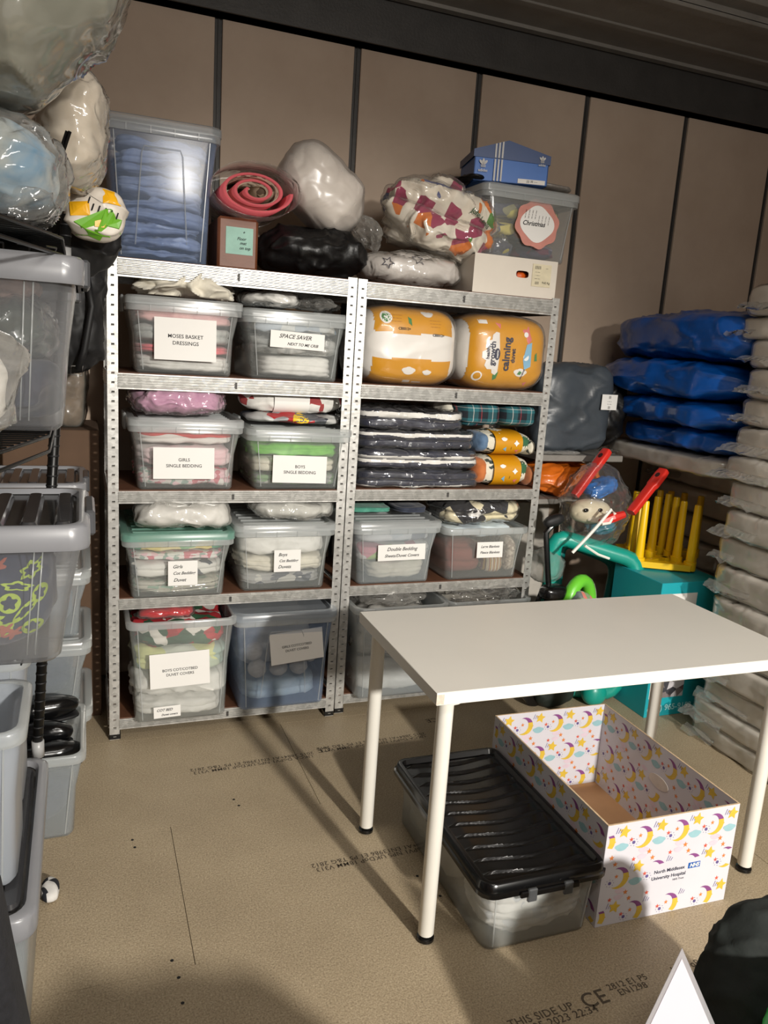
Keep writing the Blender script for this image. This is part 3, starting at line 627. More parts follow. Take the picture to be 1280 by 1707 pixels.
deco(o1, [('f', cloud(-.02, .058, .022), WPACK), ('f', cloud(.06, .055, .015), WPACK), ('f', circ(-.125, .262, .024, 20), PAPER), ('f', circ(-.125, .262, .018, 20), GR), ('f', star(-.125, .262, .013, .4, 6), PAPER),
          ('f', [(-.035, .27), (-.02, .262), (-.018, .235), (-.032, .245)], GR), ('t', ('CE0312+', .014, -.05, .222, 0), INK), ('t', ('CE0312+', .014, .10, .205, 0), INK),
          ('t', ('-- --- -- ----\n- --- --- --\n--- -- -----', .012, -.085, .262, 0), solid('brown_ink', (150, 96, 20), .7)), ('t', ('--- ---- --- -\n-- --- -- ---\n--- ---- --', .012, .085, .25, 0), MATS[('s', 'brown_ink')]),
          ('f', cloud(.055, .285, .02), WPACK), ('g', (-.03, .0, .008, .022), WPACK), ('g', (.01, .05, .005, .018), WPACK)])
wrapof(o1, FILMS, grow=.008, amp=.006, fq=9)
t2, o2 = pack('yellow duvet pack reading healthy growth calming duvet, right of the pair', 1.592, .41, 71)
s2 = sleeve(o2, .178, [(-.01, .32)])
cl = [(-.06, .235), (-.075, .238), (-.09, .225), (-.092, .205), (-.112, .200), (-.118, .18), (-.108, .168), (-.13, .155), (-.13, .13), (-.112, .12), (-.118, .10), (-.105, .085), (-.085, .085), (-.082, .07), (-.065, .062), (-.055, .075), (-.052, .15)]
V, F = fan(cl, (-.075, .15), 4); project(o2, V, F, frontM(0, -.3, 0), WPACK, 'printed_motif', .003)
DT = [('t', ('healthy', .020, -.106, .155, PI/2), NAVYI), ('t', ('growth', .034, -.086, .150, PI/2), NAVYI), ('t', ('calming', .046, -.020, .150, PI/2), NAVYI), ('t', ('duvet', .026, .012, .145, PI/2), NAVYI),
          ('f', circ(-.064, .148, .018, 20, .75, 1.35), NAVYI), ('f', [(.05, .252), (.085, .27), (.098, .215), (.082, .195)], PK), ('f', circ(.068, .235, .011, 14), PAPER), ('f', [(.075, .195), (.10, .205), (.102, .105), (.072, .09), (.062, .13)], BL), ('f', circ(.076, .142, .014, 14), PAPER),
          ('f', cloud(.055, .075, .024), WPACK), ('f', [(.12, .155), (.13, .165), (.135, .13), (.12, .128)], GR), ('f', [(-.075, .062), (-.05, .078), (-.055, .048), (-.07, .04)], GR), ('f', [(-.075, .275), (-.05, .272), (-.055, .25)], PK), ('f', [(.08, .035), (.10, .04), (.095, .02)], PK),
          ('f', circ(-.14, .055, .02, 18), PAPER), ('g', (-.145, -.11, .268, .284), PAPER)]
deco(o2, [d for d in DT if d[0] != 't']); deco(o2, [d for d in DT if d[0] == 't'], off=.0052)
deco(o2, [('t', ('mama', .013, -.064, .148, PI/2), PAPER), ('f', circ(-.14, .055, .014, 18), AMBER), ('f', [(-.01+.05, .07), (.05, .085), (.062, .08), (.055, .068)], GR), ('t', ('anti-allergy', .010, .066, .072, PI/2.4), NAVYI)], off=.0045)
wrapof(o2, FILMS, grow=.008, amp=.006, fq=9)

# ------------------------------------------------------------------ navy duvet stack, tartan and giraffe rolls
NVP = stripes('navy_white_piping', [(0, (26, 30, 46)), (.62, (204, 202, 198)), (.86, (30, 34, 50))], 4, 'Z', .4, .4)
z = LV[2]+.0035
for i, (hh, ww) in enumerate(((.080, .56), (.085, .555), (.078, .53), (.085, .46))):
    NV = solid('navy_cover', (30, 34, 52), .45, 0, .25, 14)
    o = soft('folded_duvet', (ww, .40, hh-.002), (.940+ww/2+.018, .215, z), NV, e=7, amp=.010, fq=9, seed=80+i, n=34, grooves=2, ga=.014)
    # white underside showing as a stripe along the fold
    me = o.data; me.materials.append(WHITEFAB); zlo, zhi = [(.0, .012), (.028, .056), (.052, .07), (.05, .074)][i]
    for p in me.polygons:
        c = p.center; zz = c.z + .010*noise.noise(Vector((c.x*9, c.y*5, i*3)))
        if zlo < zz < zhi and p.normal.z < .75: p.material_index = 1
    wrapof(o, FILM, grow=.004, amp=.009, fq=22, seed=i)
    tag(o, 'folded navy and white duvet in clear plastic, %s of four' % ['bottom', 'second from the bottom', 'third from the bottom', 'top'][i], 'duvet', 'folded navy duvets')
    z += hh
def tartan():
    m, t, N, L, b = nmat('tartan'); co = coords(N, L); sep = N.new('ShaderNodeSeparateXYZ'); L.new(co, sep.inputs[0])
    def lines(ax, sc, stops):
        mu = N.new('ShaderNodeMath'); mu.operation = 'MULTIPLY'; L.new(sep.outputs[ax], mu.inputs[0]); mu.inputs[1].default_value = sc
        fr = N.new('ShaderNodeMath'); fr.operation = 'FRACT'; L.new(mu.outputs[0], fr.inputs[0]); return ramp(N, L, fr.outputs[0], stops, 'CONSTANT')
    st = [(0, s2l((22, 28, 36))), (.22, s2l((36, 96, 104))), (.45, s2l((206, 206, 200))), (.49, s2l((36, 96, 104))), (.72, s2l((22, 28, 36))), (.86, s2l((180, 50, 56))), (.9, s2l((22, 28, 36)))]
    a = lines(0, 11, st); c = lines(2, 17, [(p, q) for p, q in st if p != .86]); mx = N.new('ShaderNodeMix'); mx.data_type = 'RGBA'; mx.inputs[0].default_value = .5
    L.new(a, mx.inputs[6]); L.new(c, mx.inputs[7]); L.new(mx.outputs[2], b.inputs['Base Color']); setin(b, Roughness=.9); return m
TART = tartan()
o = soft('folded_blanket', (.215, .30, .115), (1.52, .20, LV[2]+.258), TART, e=3.6, amp=.006, fq=8, seed=90, n=30, grooves=1, ga=.02); tag(o, 'green tartan blanket with a red line, left of two', 'blanket', 'tartan blankets')
o = soft('folded_blanket', (.185, .30, .115), (1.712, .20, LV[2]+.258), TART, e=3.6, amp=.006, fq=8, seed=91, n=30, grooves=1, ga=.02); tag(o, 'green tartan blanket, right of two, at the rack post', 'blanket', 'tartan blankets')
o = soft('sherpa_lining', (.07, .26, .11), (1.382, .22, LV[2]+.262), CREAM, e=2.6, amp=.012, fq=18, seed=92, n=16); tag(o, 'cream sherpa fleece edge beside the tartan blankets', 'fleece')
DOTS = patches('spotted_cloth', [(214, 208, 190), (216, 210, 192), (214, 208, 190), (60, 70, 66), (212, 206, 188)], 60)
def giraffe(label, x, y, z, body, endc, endm, seed, h=.115):
    t = thing('rolled_quilt', label, 'quilt', (x, y, z), 0, 'rolled quilts with yellow sleeves')
    soft('roll', (.30, .22, h), (0, 0, 0), DOTS, t, e=2.6, amp=.006, fq=10, seed=seed, n=26)
    o = soft('folded_end', (.07, .20, h*.86), (-.118, -.01, h*.07), endm, t, e=2.6, amp=.006, fq=14, seed=seed+1, n=18)
    o = soft('folded_end', (.05, .21, h*.7), (.125, -.01, 0), endc, t, e=2.6, amp=.006, fq=14, seed=seed+2, n=16)
    b = band(.135, .225, h, 2.6, 1.03).out('printed_sleeve', AMBER, t, True); b.location = (0, 0, -.001)
    deco(b, [('f', star(.035, h*.55, .014, .6, 4), PAPER), ('f', [(-.03, h*.3), (-.015, h*.4), (-.01, h*.2)], BL), ('f', [(.03, h*.25), (.05, h*.3), (.045, h*.15)], PK), ('f', cloud(-.025, h*.7, .011), PAPER), ('t', ('---', .012, .01, h*.35, 1.5), INK)], off=.002)
    V, F = fan(star(0, 0, .028, .72, 12)); 
    o2 = [c for c in t.children if c.name.startswith('roll')][0]; project(o2, V, F, frontM(.092, -.3, h*.62), solid('leaf_green2', (52, 98, 66), .8), 'leaf_print')
    return t
giraffe('rolled spotted quilt with yellow sleeve and blue end, upper of two', 1.655, .16, LV[2]+.142, None, DOTS, fabric('denim_blue', (70, 96, 126), (92, 118, 146)), 100, .105)
giraffe('rolled spotted quilt with yellow sleeve and orange end, lower of two', 1.655, .15, LV[2]+.0035, None, fabric('rust', (150, 88, 52), (168, 104, 62)), fabric('burnt_orange', (176, 96, 46), (190, 112, 60)), 105, .135)

# ------------------------------------------------------------------ on top of the racks
TZ = LV[0]+.0035
tub = crate('tall hazy lidded tub of folded blue shirts on top of the left rack', .185, .03, TZ, .40, .36, .47, taper=.035, lid=PPH, group='crates on top of the racks', name='storage_tub', col=PPBLUE, clips=False, arch=True)
for k in range(10):
    o = soft('folded_shirt', (.30-.002*(10-k), .27, .040), (.185+.006*math.sin(k*2.3), .200, TZ+.012+k*.0395), BLUESH, None, (.03*math.sin(k*1.1), .05*math.sin(k*2.9), .10*math.sin(k*1.7)), e=4, amp=.034, fq=9, seed=110+k, n=20, grooves=2, ga=.010)
    tag(o, 'pale blue folded shirt in the tall tub, ' + ['at the bottom', 'second from the bottom', 'third from the bottom', 'fourth from the bottom', 'fifth from the bottom', 'fifth from the top', 'fourth from the top', 'third from the top', 'second from the top', 'at the top'][k], 'shirt', 'blue shirts in the tall tub')
t = thing('taped_box', 'small brown box covered in parcel tape with a mint note', 'box', (.46, .09, TZ))
BRT = solid('brown_tape', (112, 66, 42), .5, 0, .15, 12, .3, 25)
autosmooth(MB().box((-.075, 0, 0), (.075, .24, .185), ch=.010).out('carton', BRT, t))
o = MB().box((-.045, -.0015, .055), (.055, -.0002, .150)).out('sticky_note', solid('mint_paper', (150, 190, 176), .7), t)
for s, px, pz in (('+', .02, .133), ('Floor', .012, .110), ('mat', .018, .095), ('on top', .025, .078)): text(s, .015, INK, o, frontM(px, -.0019, pz), shear=.3, ext=.0003)
# pink roll : spiral sheet with plastic sleeve
t = thing('rolled_mat', 'pink play mat with patterned grey lining rolled up in a clear sleeve', 'mat', (.508, .05, TZ+.187), .0); t.scale = (1.08, 1, 1.04)
def spiral(turns, a0, a1, th, n=120, sy=.58, ph=0):
    O = []; I = []
    for k in range(n+1):
        f = k/n; a = ph + 2*PI*turns*f; r = a0+(a1-a0)*f
        O.append((r*math.cos(a), r*sy*math.sin(a))); I.append(((r-th)*math.cos(a), (r-th)*sy*math.sin(a)))
    return O, I
def ext_strip(O, I, y0, y1, name, mat, par, zc):
    n = len(O); V = [(x, y, z+zc) for y in (y0, y1) for (x, z) in O] + [(x, y, z+zc) for y in (y0, y1) for (x, z) in I]; F = []
    for k in range(n-1):
        F += [(k, k+1, n+k+1, n+k), (2*n+k+1, 2*n+k, 3*n+k, 3*n+k+1), (k+1, k, 2*n+k, 2*n+k+1), (n+k, n+k+1, 3*n+k+1, 3*n+k)]
    F += [(0, n, 3*n, 2*n), (n-1, 2*n-1+n+n-n, 4*n-1-n, 2*n-1)] if False else []
    return mesh(name, V, F, mat, par, True)
PKM = solid('pink_foam', (196, 84, 92), .8, 0, .08, 20, .2, 100)
O_, I_ = spiral(2.6, .035, .128, .012, ph=2.6); ext_strip(O_, I_, -.02, .30, 'pink_layer', PKM, t, .082)
GLN = patches('grey_lining', [(176, 160, 140), (170, 154, 134), (96, 80, 66), (180, 164, 146)], 55)
O_, I_ = spiral(2.4, .030, .116, .010, ph=2.6); ext_strip(O_, I_, -.012, .30, 'lining_layer', GLN, t, .082)
soft('rolled_core', (.10, .28, .075), (.045, .15, .062), GLN, t, e=2.2, amp=.004, n=14)
O_, I_ = spiral(1.0, .150, .150, .002, 48, .60); ext_strip(O_, I_, -.05, .31, 'plastic_sleeve', FILM, t, .084)
# black bin bag
o = soft('bin_bag', (.44, .34, .19), (.775, .215, TZ), BLACKBAG, e=2.5, amp=.035, fq=8, seed=120, n=36); tag(o, 'black bin bag slumped in the middle of the rack top', 'bag')
# white pillow bag
def tail(P):
    P = P.copy(); f = np.clip((P[:, 0]-.10)/.14, 0, 1); P[:, 1] *= (1-.55*f); zc = P[:, 2].mean(); P[:, 2] = zc+(P[:, 2]-zc)*(1-.5*f) ; return P
t = thing('pillow_in_bag', 'white pillow in a milky plastic bag, tied at its lower right end', 'pillow', (.80, .20, TZ+.335), rot=(0, R(38), 0))
o = soft('pillow', (.36, .26, .25), (0, 0, -.125), fabric('white_pillow', (210, 202, 194), (222, 215, 207)), t, e=2.7, amp=.022, fq=6, seed=121, n=40, shape=tail, flat=0, ridged=.25)
wrapof(o, clearp('pillow_film', (206, 200, 194), .22, .7, .25, .6, 6), amp=.008, fq=9)
soft('bag_neck', (.15, .15, .08), (.225, 0, -.03), FILM2, t, (0, .2, .1), e=2.2, amp=.03, fq=16, seed=122, n=26)
# quilt bag
QLT = patches('patchwork', [(214, 204, 188), (140, 48, 78), (216, 208, 192), (212, 202, 186), (84, 90, 130), (214, 206, 190), (212, 204, 190), (186, 80, 110), (216, 206, 190), (214, 206, 192), (80, 126, 54), (214, 206, 192), (200, 112, 48), (212, 204, 188)], 16, .85, .5)
t = thing('quilt_in_bag', 'patchwork quilt bundled in a clear plastic bag', 'quilt', (1.248, .16, TZ+.145), rot=(0, R(14), 0))
o = soft('quilt', (.46, .30, .27), (0, 0, 0), QLT, t, e=2.6, amp=.045, fq=9, seed=123, n=50, grooves=2, ga=.02)
wrapof(o, FILMS, grow=.008, amp=.012, fq=9); V, F = textmesh('John Lewis', .026, ext=.0005); project(o, V, F, frontM(.13, -.3, .175, 0, -.25), solid('green_ink', (40, 80, 50), .6), 'lettering', .012)
soft('bag_neck', (.12, .14, .12), (.26, 0, .06), FILM, t, (0, .2, .1), e=2.2, amp=.03, fq=16, seed=124, n=22)
# star bag
o = soft('bagged_cushion', (.42, .30, .135), (1.17, .17, TZ), solid('white_poly', (196, 190, 184), .35, 0, .05, 8, .4, 30), e=2.6, amp=.014, fq=8, seed=125, n=36, grooves=1, ga=.018); tag(o, 'white plastic mail bag with blue outlined stars under the patchwork quilt', 'bag')
wrapof(o, FILM, amp=.006)
def ringstar(cx, cy, r, rot=90):
    A = star(cx, cy, r, .45, 5, rot); B = star(cx, cy, r*.80, .42, 5, rot); V = [(x, y, 0) for x, y in A+B]; n = 10; return V, [(i, (i+1) % n, n+(i+1) % n, n+i) for i in range(n)]
for cx, cz, r in ((-.01, .103, .027), (-.135, .08, .025)): V, F = ringstar(cx, cz, r, 90+cx*200); project(o, V, F, frontM(0, -.3, 0), NAVYI, 'printed_star', .008)
# white carton with handle hole
t = thing('carton', 'white cardboard carton with a dark handle hole under the Christmas crate', 'box', (1.595, .025, TZ), .0)
WC = solid('white_card', (206, 198, 186), .7, 0, .04, 6); hw = .195; H = .152; D = .30
b = MB(); hx, hz, rx, rz_ = .03, .088, .030, .014; hole = [(hx+rx*math.copysign(abs(math.cos(a))**.6, math.cos(a)), 0, hz+rz_*math.copysign(abs(math.sin(a))**.6, math.sin(a))) for a in [2*PI*k/16 for k in range(16)]]
outer = [];
for k in range(16):
    a = 2*PI*k/16; c, s = math.cos(a), math.sin(a); m = max(abs(c), abs(s)); cx_, cz_ = c/m, s/m
    outer.append((cx_*hw, 0, H/2+cz_*H/2))
b.add(hole+outer, [(k, (k+1) % 16, 16+(k+1) % 16, 16+k) for k in range(16)])
o = b.out('front_panel', WC, t); md = o.modifiers.new('thickness', 'SOLIDIFY'); md.thickness = .004; md.offset = 0
b = MB(); b.box((-hw, .003, 0), (-hw+.004, D, H)).box((hw-.004, .003, 0), (hw, D, H)).box((-hw, D-.004, 0), (hw, D, H)).box((-hw, .003, 0), (hw, D, .004)).box((-hw, .003, H-.004), (hw, D, H)); b.out('carton_body', WC, t)
o = MB().box((.075, -.0045, .045), (.165, -.003, .135)).out('printed_label', solid('cream_label', (204, 194, 166), .7), t)
for k, (s, px, pz, sz) in enumerate((('||||||||', .10, .122, .014), ('-- ----', .10, .103, .010), ('- ---- -', .10, .09, .010), ('---- ---', .10, .077, .010), ('||||||', .10, .060, .012), ('9.62 Kg', .143, .062, .012), ('----', .143, .120, .008))): text(s, sz, INK, o, frontM(px, -.0049, pz), ext=.0002)
o = soft('orange_packet', (.10, .05, .045), (1.625, .075, TZ+.062), patches('orange_red', [(206, 90, 30), (120, 30, 20), (226, 140, 40)], 30, .3), e=2.5, amp=.006, n=12); tag(o, 'orange packet showing through the handle hole of the white carton', 'packet')
o2_ = soft('folded_sheet', (.36, .22, .055), (1.60, .18, TZ+.005), CREAM, e=5, amp=.004, n=12); tag(o2_, 'cream sheet lying in the white carton', 'sheet')
# christmas crate
XC = crate('clear lidded crate of Christmas clothes with a round pink paper label', 1.668, .06, TZ+.156, .46, .36, .285, taper=.03, lid=PPRIM, group='crates on top of the racks', clips=False)
o = MB()
V, F = fan([(x*(1+.05*math.sin(8*math.atan2(y, x))), y*(1+.05*math.sin(8*math.atan2(y, x)))) for x, y in circ(0, 0, .098, 48, 1.05, .98)], rings=1)
Mx = Matrix.Translation((.03, .0075, .142)) @ Matrix.Rotation(PI/2-.05, 4, 'X')
lb = mesh('paper_label', [tuple(Mx @ Vector(v)) for v in V], F, solid('pink_card', (196, 132, 120), .7), XC)
V, F = fan([(x*(1+.06*math.cos(4*math.atan2(y, x))), y*(1+.06*math.cos(4*math.atan2(y, x)))) for x, y in circ(0, 0, .078, 40, 1.0, .9)], rings=1)
Mx2 = Matrix.Translation((.03, .0068, .142)) @ Matrix.Rotation(PI/2-.05, 4, 'X'); lb2 = mesh('white_label', [tuple(Mx2 @ Vector(v)) for v in V], F, PAPER, lb)
text('Christmas', .026, INK, lb, Matrix.Translation((.012, .0062, .142)) @ Matrix.Rotation(PI/2-.05, 4, 'X'), shear=.3, ext=.0005)
for k in range(8): text('--- -- ----', .010, INK, lb, Matrix.Translation((-.03+k*.016+.0, .0060, .178 if k < 4 else .16)) @ Matrix.Rotation(PI/2-.05, 4, 'X') @ Matrix.Rotation(PI/2-.15, 4, 'Z'), ext=.0003)
for k, (dx, dz, w, h, m) in enumerate(((-.10, 0, .17, .075, patches('navy_yel', [(60, 60, 84), (190, 176, 80), (120, 124, 140), (70, 74, 96)], 18)), (.09, 0, .19, .07, patches('wine', [(110, 40, 70), (70, 60, 90), (140, 130, 150)], 16)), (-.11, .078, .17, .07, patches('dark_yel', [(50, 50, 66), (214, 200, 110), (90, 96, 120), (60, 60, 76)], 14)), (.08, .074, .20, .075, patches('bluegrey', [(90, 96, 130), (150, 150, 160), (180, 90, 60), (80, 60, 90)], 16)), (-.07, .15, .22, .07, patches('olive_yel', [(150, 146, 110), (206, 196, 100), (90, 80, 84), (70, 70, 90)], 22)), (.10, .152, .17, .07, patches('grn_yel', [(60, 64, 50), (200, 196, 80), (40, 46, 60), (130, 80, 60)], 30)))):
    content('%s Christmas jumper in the crate on the rack top, %s' % (['navy and yellow', 'wine red', 'dark yellow', 'blue grey', 'olive', 'black and yellow'][k], ['bottom left', 'bottom right', 'middle left', 'middle right', 'top left', 'top right'][k]), 'jumper', 1.668+dx, .10, TZ+.163+dz, w, .28, h, m, 'jumpers in the Christmas crate', 'folded_jumper', 1, 130+k, .014, e=3)
# shoe box on top
t = thing('shoe_box', 'blue shoe box with white stripes and a peaked lid on the Christmas crate', 'box', (1.565, .09, TZ+.446), R(-14))
BLUE = solid('shoebox_blue', (24, 96, 178), .45, 0, .08, 6); BLUE2 = solid('shoebox_dark', (22, 58, 112), .45, 0, .08, 6); LOGO = solid('logo_grey', (196, 196, 196), .6)
wx, dy, hz = .155, .27, .115
b = MB(); b.box((-wx, 0, 0), (wx, .004, hz)).box((-wx, dy-.004, 0), (wx, dy, hz)).box((-wx, 0, 0), (wx, dy, .003)).box((-wx, 0, 0), (-wx+.004, dy, hz)).box((wx-.004, 0, 0), (wx, dy, hz)); b.out('box_body', BLUE, t)
# bent lid: ridge
b = MB(); rx_ = -.02
V = [(-wx-.006, -.004, hz+.002), (rx_, -.004, hz+.045), (wx+.006, -.004, hz+.0), (-wx-.006, dy, hz+.010), (rx_+.02, dy, hz+.06), (wx+.006, dy, hz+.01), (-wx-.006, -.004, hz-.026), (wx+.006, -.004, hz-.034), (-wx-.006, dy, hz-.02), (wx+.006, dy, hz-.03), (rx_, -.004, hz-.028)]
b.add(V, [(0, 1, 4, 3), (1, 2, 5, 4), (6, 10, 1, 0), (10, 7, 2, 1), (8, 6, 0, 3), (7, 9, 5, 2)]); ld = b.out('box_lid', BLUE2, t); md = ld.modifiers.new('thickness', 'SOLIDIFY'); md.thickness = .002
for k in range(3):
    x = -.075+k*.014; MB().box((x, -.0075, .002), (x+.007, -.0055, hz-.03)).out('stripe', LOGO, t)
    f = (x+wx)/(rx_+wx)*.043
    mesh('stripe', [(x, -.007, hz-.025), (x+.007, -.007, hz-.025), (x+.007, -.007, hz+.004+f), (x, -.007, hz+.002+f), (x+.06, dy*.9, hz+.016+f+.03), (x+.067, dy*.9, hz+.016+f+.03)], [(0, 1, 2, 3), (3, 2, 5, 4)], LOGO, t)
def trefoil(s):
    P = []
    for a in (90, 135, 45): P.append([(s*.55*math.cos(R(a))+s*.5*math.cos(R(a))*math.cos(u)-s*.24*math.sin(R(a))*math.sin(u), s*.55*math.sin(R(a))+s*.5*math.sin(R(a))*math.cos(u)+s*.24*math.cos(R(a))*math.sin(u)) for u in [2*PI*k/12 for k in range(12)]])
    for k in range(3): P.append([(-s*.5, -s*.05-k*s*.16), (s*.5, -s*.05-k*s*.16), (s*.42, -s*.14-k*s*.16), (-s*.42, -s*.14-k*s*.16)])
    return blob2d(P)
V, F = trefoil(.017)
for (x, y, z_, rz2, s) in ((.125, -.0075, .095, 0, 1), (-.12, -.0075, .060, 0, 1.3)):
    M = frontM(x, y, z_) @ Matrix.Diagonal((s, s, 1, 1)); lg = mesh('printed_logo', [tuple(M @ Vector(v)) for v in V], F, LOGO, t)
    text('adidas', .012*s, LOGO, lg, frontM(x, y, z_-.017*s), ext=.0003)
o = MB().box((.03, -.0028, .003), (.145, -.001, .02)).out('size_sticker', PAPER, t); text('|||| 38 ----', .012, INK, o, frontM(.09, -.0034, .012))
o = soft('bagged_hangers', (.22, .26, .035), (1.79, .22, TZ+.446), solid('grey_poly', (132, 126, 120), .35, 0, .25, 40, .5, 30), e=2.6, amp=.012, n=24); tag(o, 'flat grey plastic packet beside the shoe box on the Christmas crate', 'packet')
o = soft('black_packet', (.10, .2, .03), (1.425, .20, TZ+.446), BLACKBAG, e=2.4, amp=.02, n=20); tag(o, 'small black crumpled bag left of the shoe box', 'bag')

# ------------------------------------------------------------------ table
t = thing('table', 'white rectangular table with round legs in the middle of the room', 'table', (1.311, -1.063, 0), R(-.6))
tw, td = .60, .298
autosmooth(MB().box((-tw, -td, .706), (tw, td, .740), ch=.0015).out('table_top', [WHITE, WHITELIT], t))
tt = [c for c in t.children][0]
for p in tt.data.polygons: p.material_index = 0 if p.normal.z > .5 else 1  # sides get the white with their light put in
cp = MB().box((-tw-.0006, -td-.0006, .709), (-tw+.02, -td, .735)).out('chipped_corner', solid('chip_beige', (206, 192, 176), .7, 0, .25, 60), tt)
for sx in (-1, 1):
    for sy in (-1, 1):
        x = sx*(tw-.05); y = sy*(td-.05)
        lg = autosmooth(MB().tube([(x, y, .022), (x, y, .024), (x, y, .690), (x, y, .706)], [.0205, .0215, .0215, .026], 20).out('leg', WHITEMET, t), 40)
        autosmooth(MB().rings([[(x+r*math.cos(2*PI*k/20), y+r*math.sin(2*PI*k/20), zz) for k in range(20)] for r, zz in ((.018, .0), (.0235, .004), (.0235, .012), (.015, .016), (.015, .024))]).out('foot', BLACKP, lg), 40)
        autosmooth(MB().rings([[(x+r*math.cos(2*PI*k/20), y+r*math.sin(2*PI*k/20), zz) for k in range(20)] for r, zz in ((.024, .692), (.045, .701), (.045, .706))]).out('leg_plate', WHITEMET, lg), 40)
# ------------------------------------------------------------------ black lidded crate under the table
UC = crate('low clear crate with a ridged black lid under the table', 1.052, -1.412, 0.0, .375, .655, .20, taper=.02, col=PP, rim=PPRIM, lid=None, group='crates under the table', rz=R(-.5))
def blacklid():
    w, d = .395, .675; b = MB(); z0 = .178; z1 = .212
    def rg(i, zz): return rr(-w/2+i, w/2-i, -.01+i, d-.01-i, max(.01, .045-i), zz, 5)
    b.rings([rg(.006, z0), rg(.0, z0), rg(.0, z0+.012), rg(.006, z0+.014), rg(.010, z1), rg(.016, z1+.004), rg(.026, z1+.003), rg(.034, z1-.010)], 0, False, False)
    nx, ny = 24, 264; V = []; F = []
    for j in range(ny+1):
        for i in range(nx+1):
            x = -w/2+.034+(w-.068)*i/nx; y = .024+(d-.068)*j/ny
            ph = (y + .010*math.sin(PI*2*(i/nx-.25)))/(d-.068)*11
            edge = min(1, i/2, (nx-i)/2, j/6, (ny-j)/6)
            f = ph % 1; prof = .25 if f < .80 else .25+.75*math.sin(PI*(f-.80)/.20)
            V.append((x, y, z1-.010+.011*prof*edge))
    F = [(j*(nx+1)+i, j*(nx+1)+i+1, (j+1)*(nx+1)+i+1, (j+1)*(nx+1)+i) for j in range(ny) for i in range(nx)]
    b.add(V, F); return autosmooth(b.out('lid', BLACKP, UC), 45)
bl = blacklid()
for x in (-.055, .055):
    MB().box((x-.014, -.020, .158), (x+.014, -.009, .196), ch=.003).out('latch', solid('grey_latch', (70, 72, 74), .35), bl)
MB().box((-.09, -.018, .172), (.09, -.008, .190), ch=.003).out('latch_bar', BLACKP, bl)
gg = 'baby clothes in the black lidded crate'
content('white knitted cardigans at the front of the black lidded crate', 'clothes', 1.06, -1.395, .010, .31, .20, .155, patches('white_rib', [(214, 212, 208), (206, 204, 200), (190, 192, 194), (216, 214, 210)], 45), gg, 'folded_clothes', 6, 140, .008, e=4, n=26)
content('pale folded clothes in the middle of the black lidded crate', 'clothes', 1.055, -1.15, .010, .30, .17, .155, WHITEFAB, gg, 'folded_clothes', 5, 141, .01)
content('grey white folded clothes at the back of the black lidded crate', 'clothes', 1.055, -.97, .010, .30, .17, .15, GREYC, gg, 'folded_clothes', 5, 142, .01)

# ------------------------------------------------------------------ printed baby box
CARD = solid('kraft_card', (196, 152, 110), .75, 0, .05, 8); PBW = solid('box_white', (208, 206, 213), .55, 0, .03, 5)
PM = [solid('p_yellow', (214, 180, 62), .6, 0, .08, 40), solid('p_purple', (132, 70, 130), .6), solid('p_teal', (146, 186, 194), .6, 0, .06, 40), solid('p_orange', (214, 126, 60), .6), solid('p_lilac', (214, 196, 208), .6), solid('p_indigo', (96, 84, 140), .6), solid('p_red', (206, 86, 62), .6)]
def moon_parts(cx, cy, s):
    out = []; n = 14
    O = [(cx+s*math.cos(R(-115+215*k/n)), cy+s*math.sin(R(-115+215*k/n))) for k in range(n+1)]
    I = [(cx-s*.34+s*.80*math.cos(R(-112+209*k/n)), cy+s*.04+s*.86*math.sin(R(-112+209*k/n))) for k in range(n+1)]
    for k in range(n):
        out.append(([O[k], O[k+1], I[k+1], I[k]], 1 if k >= 9 else 0))
    out.append(([(cx+s*.98, cy+s*.05), (cx+s*1.10, cy-s*.05), (cx+s*.97, cy-s*.12)], 0))
    return out
def print_panel(W_, H_, blank=None, seed=0):
    """list of (polygon, material) in a W x H rectangle"""
    rnd = random.Random(seed); S = []; cw, ch = .125, .118
    def ok(P): return all(0.002 <= x <= W_-.002 and .002 <= y <= H_-.002 for x, y in P) and not (blank and any(blank[0] < x < blank[1] and blank[2] < y < blank[3] for x, y in P))
    j = 0; y = -.02
    while y < H_+.05:
        x = -.05 + (.0625 if j % 2 else 0)
        while x < W_+.05:
            cx, cy = x+.045, y+.05; mp = moon_parts(cx, cy, .034)
            mp = [(q, m) for q, m in mp if ok(q)]; S += mp
            for P, m in ((star(cx+.062, cy+.026, .021, .5, 5, 80), 0), (cloud(cx+.058, cy-.022, .017), 2), (cloud(cx+.01, cy-.043, .013), 4), (cloud(cx+.07, cy+.055, .012), 4), (star(cx-.018, cy+.046, .009, .42), 3), (star(cx+.042, cy+.052, .008, .42), 6), (star(cx+.03, cy-.05, .0095, .42), 3), (star(cx-.008, cy+.006, .0075, .42), 3), (circ(cx-.028, cy-.012, .0055, 8), 5), (star(cx+.088, cy-.002, .008, .42), 6)):
                if ok(P): S.append((P, m))
            for k in range(8):
                P = circ(cx-.028+.013*math.cos(k*.8), cy-.012+.011*math.sin(k*.8), .0014, 5)
                if ok(P): S.append((P, 5))
            for k in range(3):
                a = cx+.035+k*.007; P = [(a, cy+.004), (a+.002, cy+.004), (a+.008, cy+.022-k*.004), (a+.006, cy+.022-k*.004)]
                P = [(px-.002, py+.02) for px, py in P]
                if ok(P): S.append((P, 5))
            x += cw
        y += ch; j += 1
    return S
